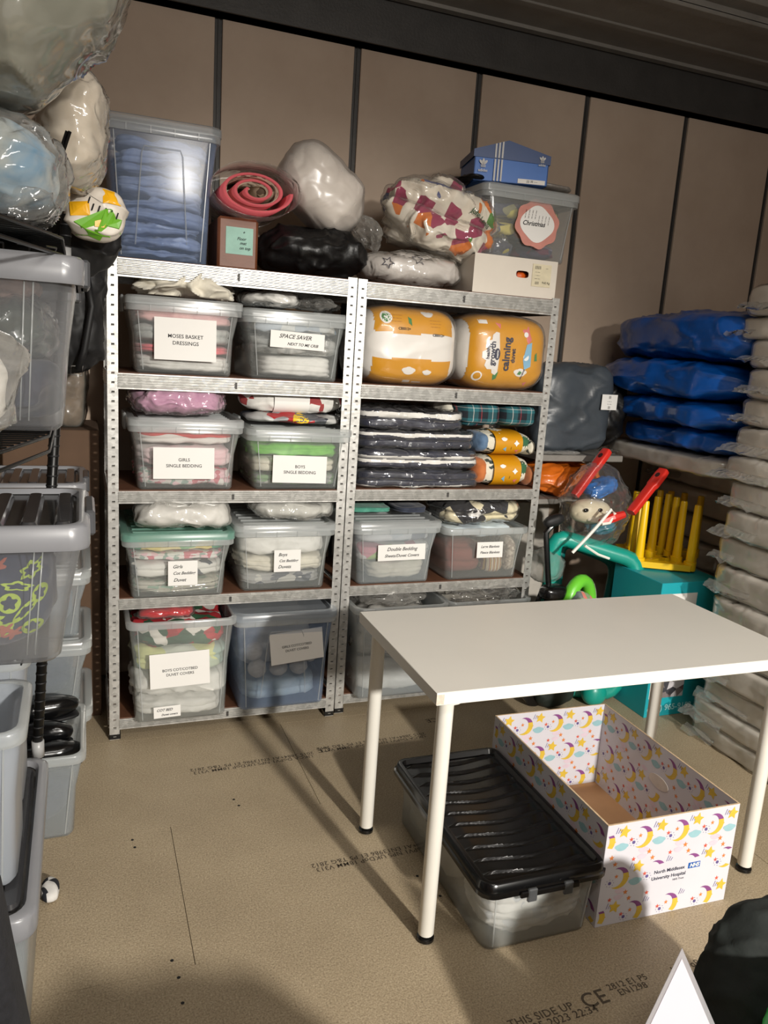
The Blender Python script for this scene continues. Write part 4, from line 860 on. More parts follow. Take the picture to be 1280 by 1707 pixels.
def apply_print(S, fn, parent):
    V = []; F = []; M = []
    for i, (P, m) in enumerate(S):
        n = len(V); lift = .0004+.00003*(i % 7)
        if len(P) > 5:
            cx = sum(p[0] for p in P)/len(P); cy = sum(p[1] for p in P)/len(P); V.append(fn(cx, cy, lift)); V += [fn(x, y, lift) for x, y in P]
            for k in range(len(P)): F.append((n, n+1+k, n+1+(k+1) % len(P))); M.append(m)
        else:
            V += [fn(x, y, lift) for x, y in P]; F.append(tuple(range(n, n+len(P)))); M.append(m)
    o = mesh('printed_pattern', V, F, PM, parent, False, M); o['kind'] = 'stuff'; return o
bw, bd, bh = .455, .665, .318; th = .005
t = thing('baby_box', 'open cardboard box printed with moons, stars and clouds under the table', 'box', (1.235, -1.400, 0), R(-1.2))
Mt = Matrix.Identity(4)
pn = MB().box((0, 0, .0), (bw, th, bh), ch=.001).out('front_panel', PBW, t)
apply_print(print_panel(bw, bh, (.17, .345, .075, .165), 1), lambda x, y, l: (x, -l, y), pn)
o = text('North Middlesex', .0155, NAVYI, pn, frontM(.232, -.0008, .142, 0, 0), ext=.0002, align='RIGHT' if False else 'CENTER')
text('University Hospital', .0155, NAVYI, pn, frontM(.232, -.0008, .122), ext=.0002); text('NHS Trust', .009, NAVYI, pn, frontM(.268, -.0008, .107))
nb = MB().box((.298, -.0009, .134), (.340, -.0002, .152)).out('emblem', solid('nhs_blue', (0, 84, 170), .5), pn); text('NHS', .017, PAPER, nb, frontM(.319, -.0014, .143), shear=.2, ext=.0008)
pn = MB().box((0, bd-th, 0), (bw, bd, bh), ch=.001).out('back_panel', PBW, t); apply_print(print_panel(bw, bh, None, 2), lambda x, y, l: (x, bd-th-l, y), pn)
for side, x0 in (('left', 0), ('right', bw-th)):
    pn = MB().box((x0, th, 0), (x0+th, bd-th, bh), ch=.001).out('side_panel', PBW, t)
    blank = (.27, .39, .16, .225)
    if side == 'left':
        apply_print(print_panel(bd-2*th, bh, None, 3), lambda x, y, l: (-l, bd-th-x, y), pn); apply_print(print_panel(bd-2*th, bh, None, 5), lambda x, y, l: (th+l, th+x, y), pn)
    else:
        apply_print(print_panel(bd-2*th, bh, blank, 4), lambda x, y, l: (bw-th-l, bd-th-x, y), pn); apply_print(print_panel(bd-2*th, bh, None, 6), lambda x, y, l: (bw+l, th+x, y), pn)
    xx = x0-.0005 if side == 'left' else x0-.001
    P = [(xx, .33+.048*math.cos(a)*1, .195+.022*math.sin(a)) for a in [2*PI*k/20 for k in range(20)]]
    Q = [(xx-.002, p[1], p[2]) for p in P]
    if side == 'right': MB().rings([P, Q]).out('handle_flap', solid('flap_cream', (216, 206, 196), .7), pn)
MB().box((th, th, 0.0), (bw-th, bd-th, .004)).out('base_panel', CARD, t)
b = MB()
for a, c in (((0, 0), (bw, th)), ((0, bd-th), (bw, bd)), ((0, th), (th, bd-th)), ((bw-th, th), (bw, bd-th))): b.box((a[0], a[1], bh), (c[0], c[1], bh+.0008))
b.out('cut_edge', solid('card_edge', (206, 180, 146), .8, 0, .2, 60), t)

# ------------------------------------------------------------------ right side: toys, steps, toy box
# low racking shelf against the wall beside the right rack
t = thing('low_shelf', 'low grey shelf by the wall, right of the right rack, under the dark bag', 'shelf', (0, 0, 0))
MB().box((1.88, .14, 1.085), (2.34, .56, 1.115), ch=.003).out('shelf_board', MIDSTEEL, t)
for x, y in ((1.885, .52), (2.31, .52)): MB().box((x, y, 0), (x+.03, y+.03, 1.085)).out('upright', DKSTEEL, t)
MB().box((1.89, .15, .88), (2.33, .55, .905), ch=.003).out('shelf_board', MIDSTEEL, t)
DG = solid('dark_grey_poly', (62, 68, 74), .38, 0, .15, 6, .5, 12)
o = soft('mail_bag', (.42, .28, .42), (2.09, .32, 1.1155), DG, e=5, amp=.022, fq=6, seed=150, n=36); tag(o, 'dark grey plastic mail bag standing on the wall shelf by the rack', 'bag')
b = MB().box((-.048, -.0012, -.036), (.048, 0, .036)); lbm = b.out('address_label', PAPER, o); lbm.location = (.155, -.148, .25); lbm.rotation_euler = (0, 0, .12)
for k, (s, dz) in enumerate((('||||', .024), ('- -- -', .004), ('-- ---', -.008), ('||||', -.024))): text(s, .014, INK, lbm, frontM(0, -.0018, dz), ext=.0002)
o = soft('mail_bag', (.20, .3, .36), (2.34, .38, 1.13), BLACKBAG, e=2.6, amp=.03, fq=6, seed=151, n=24); tag(o, 'black bag behind the dark grey mail bag', 'bag')
o = soft('folded_plastic', (.22, .04, .018), (1.99, .155, 1.116), FILM2, e=2.6, amp=.006, n=14); tag(o, 'flattened white plastic strip on the front of the wall shelf', 'plastic')
OR = solid('orange_poly', (206, 104, 28), .3, 0, .12, 8, .8, 16, coat=.3)
o = soft('orange_bag', (.38, .26, .165), (2.10, .30, .906), OR, e=2.7, amp=.030, fq=8, seed=152, n=36); tag(o, 'shiny orange plastic bag on the shelf under the dark grey bag', 'bag')
# clear bag with toys
t = thing('toy_bag', 'clear plastic bag of toys hanging by the wall with red handles sticking out', 'toy bag', (2.12, .02, .70))
TB = soft('clear_sack', (.34, .26, .40), (0, 0, 0), FILM, t, e=2.3, amp=.022, fq=8, seed=153, n=36, shape=lambda P: np.column_stack([P[:, 0]*(1-.5*np.clip((P[:, 2]-.24)/.2, 0, 1)), P[:, 1], P[:, 2]]))
tg = 'toys in the clear bag'
CRM = solid('cream_toy', (206, 196, 170), .45, 0, .05, 8)
pl = thing('ride_on_toy_head', 'cream toy head with dark eyes inside the clear bag', 'toy', (2.06, -.03, .83), 0, tg)
soft('head', (.20, .12, .11), (0, 0, 0), CRM, pl, e=2.3, amp=.004, n=18)
for x in (-.04, .035): soft('eye', (.026, .012, .018), (x-.02, -.055, .062), BLACKP, pl, e=2, amp=0, n=8)
soft('snout', (.13, .05, .035), (.02, -.05, .01), solid('cream_light', (222, 214, 196), .4), pl, e=2.4, amp=.002, n=12)
o = soft('blue_toy', (.18, .12, .075), (2.15, .02, .95), solid('toy_blue', (36, 104, 176), .35, 0, .15, 10), None, (0, -.3, 0), e=2.4, amp=.018, fq=14, seed=154, n=22); tag(o, 'blue plastic toy at the top of the clear toy bag', 'toy', tg)
o = soft('blue_toy', (.14, .12, .09), (2.17, .03, .76), solid('toy_tealblue', (60, 120, 140), .35, 0, .2, 10), None, e=2.4, amp=.02, fq=14, seed=155, n=22); tag(o, 'teal blue plastic toy at the bottom right of the clear toy bag', 'toy', tg)
REDP = solid('red_plastic', (206, 44, 34), .35, 0, .05, 8, coat=.3)
def handle(label, a, c, w, z0=0):
    a = Vector(a); c = Vector(c); L = (c-a).length; t = thing('toy_paddle', label, 'handle', a, 0, 'red toy handles')
    q = (c-a).to_track_quat('Z', 'Y'); t.rotation_mode = 'QUATERNION'; t.rotation_quaternion = q
    b = MB(); n = 14
    for s in (0,):
        pr = []
        for k, (zz, ww) in enumerate(((0, .7), (.02, .8), (L*.6, .8), (L*.65, 1), (L-.02, 1), (L, .85))): pr.append(rr(-w/2*ww, w/2*ww, -.016, .016, .009, zz, 3))
        b.rings(pr)
    autosmooth(b.out('bar', REDP, t), 45)
    ho = MB().rings([[(.011*math.cos(2*PI*k/14), yy, L-.042+.013*math.sin(2*PI*k/14)) for k in range(14)] for yy in (-.0175, .0175)]).out('hole', solid('hole_dark', (50, 12, 10), .8), t)
    ho.rotation_euler = (0, 0, 0)
    return t
handle('red plastic handle with a hole, left of two, poking out of the toy bag', (1.99, .0, .95), (2.16, .03, 1.155), .052)
handle('red plastic handle with a hole, right of two, above the yellow pegs', (2.20, -.14, .90), (2.385, -.10, 1.085), .056)
o = MB().tube([(2.03, -.155, .86), (2.09, -.165, .885), (2.14, -.17, .90)], [.016, .022, .016], 8).out('red_toy_part', REDP); tag(o, 'small red curved toy part at the front of the clear bag', 'toy', None)
o = MB().tube([(1.90, -.16, .73), (1.96, -.17, .80), (2.01, -.18, .865), (2.06, -.18, .925), (2.09, -.17, .905), (2.06, -.18, .865), (2.02, -.18, .86)], .007, 7).tube([(1.96, -.16, .76), (2.03, -.165, .72), (2.09, -.17, .70)], .006, 6).out('drawstring_rope', WHITELIT); tag(o, 'white looped cord tied round the neck of the clear toy bag', 'cord')
# yellow peg toy
YEL = solid('yellow_plastic', (236, 190, 16), .32, 0, .03, 6, coat=.2)
t = thing('peg_toy', 'yellow plastic toy base with upright pegs on the teal toy box', 'toy', (2.42, .0, .64))
base = [(-.145, -.115), (.075, -.235), (.13, -.205), (.33, .0), (.24, .16), (-.03, .18)]
b = MB()
def slab(P, z0, z1): return b.rings([[(x, y, z0) for x, y in P], [(x, y, z1) for x, y in P]])
cxm = sum(p[0] for p in base)/6; cym = sum(p[1] for p in base)/6
n6 = len(base); inn = [(cxm+(x-cxm)*.74, cym+(y-cym)*.74) for x, y in base]
V = [(x, y, 0) for x, y in base]+[(x, y, .028) for x, y in base]+[(x, y, 0) for x, y in inn]+[(x, y, .028) for x, y in inn]
F = []
for k in range(n6):
    j = (k+1) % n6; F += [(k, j, n6+j, n6+k), (2*n6+j, 2*n6+k, 3*n6+k, 3*n6+j), (n6+k, n6+j, 3*n6+j, 3*n6+k), (j, k, 2*n6+k, 2*n6+j)]
b.add(V, F)
for a, c in ((0, 3), (1, 4), (5, 2)):
    p, q = Vector(inn[a]+(0,)), Vector(inn[c]+(0,)); dn = (q-p).normalized(); nn = Vector((-dn.y, dn.x, 0))*.012
    b.add([tuple(p-nn), tuple(q-nn), tuple(q+nn), tuple(p+nn)] + [tuple(v+Vector((0, 0, .022))) for v in (p-nn, q-nn, q+nn, p+nn)], [(3, 2, 1, 0), (4, 5, 6, 7), (0, 1, 5, 4), (1, 2, 6, 5), (2, 3, 7, 6), (3, 0, 4, 7)])
b.out('base_frame', YEL, t)
pegs = [(-.11, -.10), (-.075, -.02), (-.02, .07), (.02, .13), (.155, .06), (.135, -.02), (.095, -.115), (.095, -.205), (.19, .16), (.23, .13), (.27, .08), (.30, .0), (.04, .0)]
for i, (x, y) in enumerate(pegs):
    hgt = .305
    rs = [(.028, .0), (.028, .040), (.021, .042), (.0155, hgt-.006), (.013, hgt)]
    autosmooth(MB().rings([[(x+r*math.cos(2*PI*k/14), y+r*math.sin(2*PI*k/14), zz) for k in range(14)] for r, zz in rs]).out('peg', YEL, t), 40)
TEALB = solid('teal_print', (26, 158, 170), .5, 0, .04, 5)
t = thing('toy_carton', 'teal cardboard toy box with barcode on the floor beside the wrapped mattresses', 'box', (2.25, -.345, 0))
MB().box((0, 0, 0), (.34, .33, .630), ch=.002).out('carton', TEALB, t)
o = MB().box((.012, -.0012, .09), (.062, -.0002, .36)).out('barcode_panel', PAPER, t)
for k in range(9): MB().box((.018, -.002, .10+k*.018), (.056, -.0013, .108+k*.018)).out('barcode', INK, o)
MB().box((.07, -.0015, .09), (.20, -.0003, .34)).out('photo_panel', patches('photo_print', [(60, 60, 66), (120, 110, 110), (190, 186, 190), (90, 70, 70)], 30), t)
text('(020) 965-9153', .040, solid('pale_cyan', (170, 226, 230), .5), t, frontM(.135, -.0018, .040), align='CENTER', ext=.0006)
MB().box((.06, -.0012, .50), (.20, -.0002, .58)).out('white_patch', PAPER, t)
# teal step stool frames, green ring, stroller
TEALP = solid('teal_plastic', (20, 150, 134), .35, 0, .05, 6, coat=.2); LIME = solid('lime_plastic', (104, 196, 52), .35, 0, .04, 6, coat=.2)
def frame(label, pts, r, mat, name, cat, g=None):
    pts = [Vector(p) for p in pts]; P = []
    n = len(pts)
    for i in range(n):                     # rounded corners
        a, p, c = pts[i-1], pts[i], pts[(i+1) % n]
        for k in range(5):
            f = k/4; q0 = p+(a-p).normalized()*.07; q1 = p+(c-p).normalized()*.07; P.append(q0*(1-f)**2+p*2*f*(1-f)+q1*f*f)
    o = MB().tube(P, r, 10, closed=True, cap=False).out(name, mat, None, True); return tag(o, label, cat, g)
frame('teal plastic frame with rounded corners leaning beside the black stroller', [(1.93, .03, .76), (2.31, -.10, .66), (2.22, -.16, .04), (1.92, .0, .04)], .038, TEALP, 'step_stool', 'step stool', 'teal plastic frames')
frame('smaller dark teal frame behind the front teal frame', [(2.06, .16, .70), (2.34, .10, .60), (2.3, .1, .05), (2.05, .14, .05)], .024, solid('teal_dark', (16, 110, 104), .4), 'step_stool', 'step stool', 'teal plastic frames')
o = MB().tube([(1.985+.12*math.cos(a)*.7, -.13+.03*math.cos(a), .45+.14*math.sin(a)) for a in [2*PI*k/28 for k in range(28)]], .030, 10, closed=True, cap=False).out('green_ring', LIME, None, True); tag(o, 'lime green plastic ring standing in front of the teal frame', 'ring')
o = MB().tube([(2.03+.12*math.cos(a)*.7, -.10+.03*math.cos(a), .44+.145*math.sin(a)) for a in [2*PI*k/28 for k in range(28)]], .012, 8, closed=True, cap=False).out('white_ring', WHITELIT, None, True); tag(o, 'thin white ring just behind the lime green ring', 'ring')
o = soft('printed_bag', (.16, .12, .30), (1.90, -.17, .26), patches('printed_mat', [(196, 196, 190), (120, 150, 110), (200, 120, 110), (206, 204, 200), (100, 110, 110)], 26, .4), None, (0, .25, 0), e=2.6, amp=.016, fq=9, seed=156, n=26); tag(o, 'patterned plastic play mat folded beside the lime green ring', 'play mat')
o = soft('dark_bag', (.20, .14, .26), (1.90, -.12, .0), solid('dark_green_bag', (26, 36, 32), .6, 0, .3, 10), e=3, amp=.016, n=22); tag(o, 'dark bag on the floor under the patterned play mat', 'bag')
o = soft('toy_foot', (.12, .10, .12), (2.10, -.17, .0), TEALP, e=2.1, amp=.0, n=16); tag(o, 'rounded teal toy foot on the floor below the teal frame', 'toy')  # rounded teal foot of a toy
o = soft('dark_bag', (.22, .14, .44), (2.14, .05, .02), solid('brown_grey', (58, 52, 48), .6, 0, .3, 12), e=3, amp=.02, n=22); tag(o, 'brown grey bag seen through the teal frame', 'bag')
t = thing('pushchair', 'folded black pushchair with a pink wheel hub between the right rack and teal frame', 'pushchair', (1.80, -.10, 0))
b = MB(); b.tube([(.06, .0, .45), (.04, .02, .62), (.015, .03, .80), (.05, .03, .84)], .013, 8); b.tube([(-.02, .05, .06), (.02, .02, .3), (.06, 0, .50)], .016, 8); b.tube([(.09, .02, .06), (.06, .02, .3), (.04, 0, .5)], .014, 8); b.tube([(-.03, .12, .1), (.02, .1, .35), (.05, .05, .55)], .012, 8)
autosmooth(b.out('frame_tubes', BLACKP, t))
soft('grip', (.10, .05, .05), (.055, .03, .83), BLACKM, t, (0, -.3, 0), e=2.5, amp=.002, n=12)
soft('joint_housing', (.13, .09, .075), (.055, -.02, .50), BLACKP, t, e=2.6, amp=.004, n=16)
autosmooth(MB().rings([[(.065+r*math.cos(2*PI*k/24)*.55, yy, .38+r*math.sin(2*PI*k/24)) for k in range(24)] for r, yy in ((.055, -.06), (.085, -.055), (.085, -.02), (.055, -.015))]).out('wheel', BLACKP, t), 40)
autosmooth(MB().rings([[(.065+r*math.cos(2*PI*k/24)*.55, yy, .38+r*math.sin(2*PI*k/24)) for k in range(24)] for r, yy in ((.045, -.061), (.040, -.066), (.012, -.064))]).out('wheel_hub', solid('pink_hub', (206, 110, 146), .4), t), 40)
autosmooth(MB().rings([[(.02+r*math.cos(2*PI*k/24), yy, .062+r*math.sin(2*PI*k/24)) for k in range(24)] for r, yy in ((.040, -.03), (.062, -.025), (.062, .01), (.040, .015))]).out('wheel', BLACKP, t), 40)
MB().box((.045, -.075, .235), (.06, -.06, .30), ch=.003).out('brake_tab', REDP, t)
soft('folded_seat', (.13, .14, .40), (.03, .10, .05), BLACKM, t, e=3, amp=.02, n=20)
# white board panel standing behind
o = MB().box((1.86, .565, 0), (2.24, .605, .80), ch=.003).out('offwhite_board', solid('offwhite_panel', (196, 190, 180), .6)); tag(o, 'off white board standing against the wall behind the pushchair', 'board')
o = soft('bagged_item', (.16, .14, .16), (1.90, .03, .54), FILM2, e=2.5, amp=.02, n=22); tag(o, 'crumpled clear plastic bag behind the pushchair handle', 'plastic bag')
o = soft('clear_item', (.20, .16, .30), (2.28, .04, .42), FILM, e=2.5, amp=.02, n=22); 
bpy.data.objects.remove(o)

# ------------------------------------------------------------------ wrapped mattresses at the right
MW = fabric('mattress_foam', (208, 202, 192), (222, 217, 208), 5); MWB = fabric('mattress_beige', (190, 178, 164), (204, 192, 178), 5)
FILMM = clearp('mattress_film', (200, 196, 188), .10, .42, .14, 1.0, 7, gloss=.7)
def matt(label, x, y1, z, w, L, h, seed, mat=MW, film=FILMM, group='wrapped mattresses in the front stack', n=34, rot=0, rx=0):
    t = thing('wrapped_mattress', label, 'mattress', (x+w/2, y1-L/2, z), rot, group)
    if rx: t.rotation_euler = (rx, 0, rot)
    o = soft('mattress', (w, L, h*1.03), (0, 0, 0), mat, t, e=9, amp=.007, fq=6, seed=seed, n=n)
    wrapof(o, film, grow=.004, amp=.012, fq=9, seed=seed)
    rn = random.Random(seed); V = []; nn = 7; ln = rn.uniform(.03, .10); y0 = L/2-.02; yl = rn.uniform(.10, .30)
    for a in range(nn):
        for c in range(nn):
            u, v = a/(nn-1), c/(nn-1); q = Vector((u*3, v*4, seed))
            V.append((-w/2+.004-ln*u*(1-.5*v)+.012*noise.noise(q*2), y0-yl*v-.5*yl*u*(rn.random()*.1), h*(.45-.25*u)+.030*u*noise.noise(q*1.7+Vector((3, 3, 3)))))
    F = [(a*nn+c, a*nn+c+1, (a+1)*nn+c+1, (a+1)*nn+c) for a in range(nn-1) for c in range(nn-1)]
    mesh('film_flap', V, F, FILM2, t, True)
    return t
zz = 0.0; hs = [.085, .085, .105, .12, .10, .14, .13, .115, .12, .115, .10, .12, .11, .12, .11, .09, .12]
ordn = ['lowest', 'second from the floor', 'third from the floor', 'fourth from the floor', 'fifth from the floor', 'sixth from the floor', 'seventh from the floor', 'eighth from the floor', 'ninth from the floor', 'eighth from the top', 'seventh from the top', 'sixth from the top', 'fifth from the top', 'fourth from the top', 'third from the top', 'second from the top', 'topmost']
for i, h in enumerate(hs):
    matt('white wrapped mattress, %s in the tall stack at the right edge' % ordn[i], 2.365+[0, .0, .01, -.01, .0, -.02, .0, .01, -.01, .0, -.015, .0, .02, .0, .015, .03, .0][i], -.46+[.0, .01, -.02, -.01, .02, -.03, .0, .01, -.02, -.01, .02, .0, .01, -.01, .01, .10, .05][i], zz, .62, 1.15, h-.004, 160+i)
    zz += h
# back stack
zz = 0
for i, h in enumerate([.14, .13, .14, .13, .14, .13, .14, .14]):
    matt('beige wrapped mattress, %s of the stack behind the yellow pegs' % ['lowest', 'second from the floor', 'third from the floor', 'fourth from the floor', 'fifth from the floor', 'third from the top', 'second from the top', 'topmost'][i], 2.86, .56, zz, .62, .96, h-.004, 200+i, MWB, group='wrapped mattresses in the back stack', n=24)
    zz += h
matt('white cot mattress in film jutting out under the blue bags', 2.42, .44, zz+.001, 1.02, .84, .078, 220, MW, group='wrapped mattresses in the back stack', n=40)
zz += .088
BLUEB = solid('blue_poly_bag', (6, 74, 152), .3, 0, .2, 5, .8, 12, coat=.3)
for i, (h, L, x, y1) in enumerate(((.115, .84, 2.42, .38), (.125, .86, 2.36, .40), (.175, .94, 2.33, .50), (.215, .95, 2.36, .47))):
    t = thing('blue_bag', 'glossy blue bedding bag, %s of the blue pile' % ['lowest', 'second from the bottom', 'third from the bottom', 'topmost'][i], 'bag', (x+.40, y1-L/2, zz), [.03, -.02, .03, -.06][i], 'blue bedding bags')
    def sh(P, h=h, L=L, i=i):
        P = P.copy(); f = np.clip((-P[:, 1]-L*.25)/(L*.25), 0, 1); zc = h*.45; 
        if i < 3: P[:, 2] = zc+(P[:, 2]-zc)*(1-.55*f*f); P[:, 0] += .05*f*f
        return P
    soft('bag_body', (.80, L, h*1.05), (0, 0, 0), BLUEB, t, e=4.2, amp=.026, fq=6, seed=230+i, n=44, shape=sh, grooves=1, ga=.012)
    zz += h-.006

# ------------------------------------------------------------------ left side: black wire unit
t = thing('wire_shelving_unit', 'black wire shelving unit at the left edge, loaded with grey lidded crates', 'shelving', (0, 0, 0))
def post(x0, y0, x1, y1, h):
    n = int(h/.025); o = MB().tube([(x0, y0, .03), (x1, y1, h)], .0125, 12).out('post', BLACKW, t, True)
    b = MB()
    for k in range(2, n):
        f = k/n; x = x0+(x1-x0)*f; y = y0+(y1-y0)*f; b.tube([(x, y, .03+(h-.03)*f), (x, y, .034+(h-.03)*f)], .0136, 12)
    g_ = b.out('groove_rings', BLACKM, o, True); g_['kind'] = 'stuff'
    MB().tube([(x0, y0, 0), (x0, y0, .012), (x0, y0, .014), (x0, y0, .03)], [.02, .02, .008, .008], 12).out('levelling_foot', BLACKP, o, True)
    for zc in (.055, .462, .862, 1.338, 1.705):
        f = zc/h
        if f < 1: x = x0+(x1-x0)*f; y = y0+(y1-y0)*f; MB().tube([(x, y, zc-.022), (x, y, zc+.022)], .0155, 12).out('clip_collar', solid('grey_collar', (150, 150, 150), .35), o, True)
    return o
post(-.235, -.88, -.112, -.88, 1.80); post(-.80, -.88, -.70, -.88, 1.80); post(-.42, -2.25, -.40, -2.25, 1.80); post(-.88, -2.25, -.86, -2.25, 1.80)
for zc, xs in ((.055, -.235), (.862, -.18), (1.338, -.145), (1.705, -.115)):
    b = MB(); x1 = xs; x0 = -.78
    xm = x1 if zc > 1 else -.34
    for dz in (0, -.03): b.tube([(x1, -.88, zc+dz), (xm, -1.30, zc+dz), (-.42, -2.25, zc+dz), (-.86, -2.25, zc+dz), (x0, -.88, zc+dz)], .0035, 6, closed=True, cap=False)
    r = b.out('wire_shelf', BLACKW, t, True); b = MB()
    for k in range(44):
        y = -.90-k*.030; xa = x1+(xm-x1)*min(1, (-.88-y)/.42) if y > -1.30 else xm+(-.42-xm)*((-1.30-y)/.95); b.tube([(x0, y, zc+.004), (xa, y, zc+.004)], .0018, 4)
    for k in range(12):
        xx = x1-.03-k*.05; b.tube([(xx, -.9, zc-.012), (xx+.015, -1.1, zc), (xx, -1.25, zc-.012)], .002, 4)
    w_ = b.out('shelf_wires', BLACKW, r); w_['kind'] = 'stuff'
# grey lidded crates: long side faces the camera, built in place
def longcrate(label, xr, y0, z, w, d, h, col=PPL, lid=GREYLID, name='storage_crate', g='grey lidded crates on the wire unit', taper=.05, rz=0, window=True, clips=True):
    t = thing(name, label, 'crate', (xr-w/2, y0, z), rz, g); o = .012; b = MB(); hb = h-.028
    def rg(i, zz, rad=.04): return rr(-w/2+i, w/2-i, i*.8, d-i*.8, max(.01, rad), zz, 5)
    b.rings([rg(taper+.012, 0, .03), rg(taper+.003, .008), rg(taper*.5+o, hb*.5), rg(o, hb), rg(o+.003, hb), rg(taper*.5+o+.003, hb*.5), rg(taper+.007, .012), rg(taper+.015, .008, .03)])
    autosmooth(b.out('tub', col, t), 50)
    b = MB()
    for xx in (w/2-.10, w/2-.085, w/2-.22): MB().tube([(xx-taper*.4, taper*.8+.004, .02), (xx, o*.8+.0005, hb-.01)], .0016, 5).out('moulded_rib', PPRIM, t, True)
    q = MB(); q.rings([rg(o-.001, hb-.022), rg(.001, hb-.022), rg(-.001, hb-.016), rg(-.001, h-.006), rg(.005, h), rg(.020, h), rg(.026, h-.012)], 0, False, False)
    L = autosmooth(q.out('lid', lid, t), 50)
    if window:
        wn = MB(); wn.rings([rg(.025, h-.014), rg(.026, h-.0135)]); wn.out('lid_window', clearp('smoky_window', (70, 68, 66), .55, .8, .12), L)
        for k in range(9):
            xx = -w/2+.05+(w-.1)*k/8
            autosmooth(MB().rings([rr(xx-.018, xx+.018, .045, d-.045, .015, h-.013, 3), rr(xx-.012, xx+.012, .052, d-.052, .011, h-.003, 3)]).out('lid_rib', solid('lid_rib_dark', (52, 52, 54), .18, 0, .1, 5, coat=.4), L), 40)
        for s in (-1, 1) if clips else ():
            MB().box((s*(w/2+.002)-.012, d*.30, h-.05), (s*(w/2+.002)+.010, d*.70, h+.004), ch=.005).out('clip', solid('clip_grey', (70, 71, 74), .3, coat=.2), L)
    return t
gl = 'grey lidded crates on the wire unit'
CA = longcrate('grey lidded clear crate at eye level on the top of the wire unit', -.078, -1.35, 1.348, .60, .41, .325, taper=.04)
for k in CA.children:
    if k.name.startswith('lid'): CA_l = k
CCc = longcrate('grey lidded clear crate holding a navy veggie print fabric, at mid height', -.073, -1.35, .872, .60, .41, .297, taper=.055)
CCm = longcrate('grey lidded clear crate on the upper wire shelf behind the eye level one', -.095, -.84, 1.34, .56, .36, .32, taper=.035)
MB_ = longcrate('grey lidded clear crate on the far stack beyond the black post', -.075, -.22, .76, .56, .38, .285, g='crates stacked on the floor at the left')
for i, (z_, lab) in enumerate(((0.0, 'lowest crate of the floor stack beyond the wire unit'), (.252, 'second crate up in the floor stack beyond the wire unit'), (.504, 'third crate up in the floor stack beyond the wire unit'))):
    crate('clear '+lab, -.345, -.22, z_, .56, .38, .25, taper=.035, col=PPH, group='crates stacked on the floor at the left', lid=PPRIM, clips=False)
    o = soft('folded_clothes', (.44, .30, .18), (-.345, -.03, z_+.012), [WHITEFAB, NAVY, fabric('slate', (90, 100, 112))][i], e=4, amp=.012, seed=240+i, grooves=4, n=18); tag(o, ['white', 'navy', 'slate blue'][i]+' folded clothes in the %s crate of the left floor stack' % ['lowest', 'second', 'third'][i], 'clothes', 'clothes in the left floor stack')
OC = crate('open clear crate of black boots on the floor behind the wire unit post', -.36, -.62, 0.0, .55, .38, .285, taper=.035, col=PPH, group='crates stacked on the floor at the left')
o = soft('folded_clothes', (.44, .28, .18), (-.35, -.43, .010), NAVY, e=3.5, amp=.02, seed=244, grooves=2, n=20); tag(o, 'navy clothes under the boots in the open crate at the left', 'clothes')
for i, (x, y, z_, r_) in enumerate(((-.19, -.50, .20, .2), (-.22, -.42, .235, -.1), (-.20, -.34, .28, .3), (-.36, -.44, .2, .1))):
    t = thing('boot', 'glossy black boot in the open crate at the left, '+['nearest the camera', 'second from the camera', 'farthest and highest', 'deepest into the crate'][i], 'boot', (x, y, z_), r_, 'black boots in the open crate')
    soft('upper', (.19, .075, .075), (0, 0, 0), BLACKP, t, e=2.2, amp=.006, n=14); soft('sole', (.19, .07, .014), (.0, 0, -.006), BLACKM, t, e=4, amp=0, n=8)
# lower shelf: long crate and two bins
LB = longcrate('large crate with a grey lid on the floor at the lower left', -.178, -1.52, .0, .52, .62, .45, taper=.03, col=PPH, clips=False)
def bin_(label, xr, y0, z, w, d, h):
    t = crate(label, xr-w/2, y0, z, w, d, h, taper=.022, col=clearp('frosted_bin', (196, 202, 210), .55, .85, .35), group='frosted bins at the lower left', lid=None, rimh=.03); return t
bin_('frosted open bin on the grey lid, nearest the camera', -.192, -1.44, .455, .36, .26, .335)
bin_('frosted open bin on the grey lid, behind the nearest one', -.198, -1.165, .455, .36, .25, .375)
o = soft('rolled_cloth', (.05, .09, .04), (-.185, -.86, 0.0), patches('blackwhite', [(200, 198, 194), (26, 28, 34), (206, 204, 200)], 28), e=2.4, amp=.006, n=14); tag(o, 'small black and white rolled cloth on the floor by the wire unit foot', 'cloth')
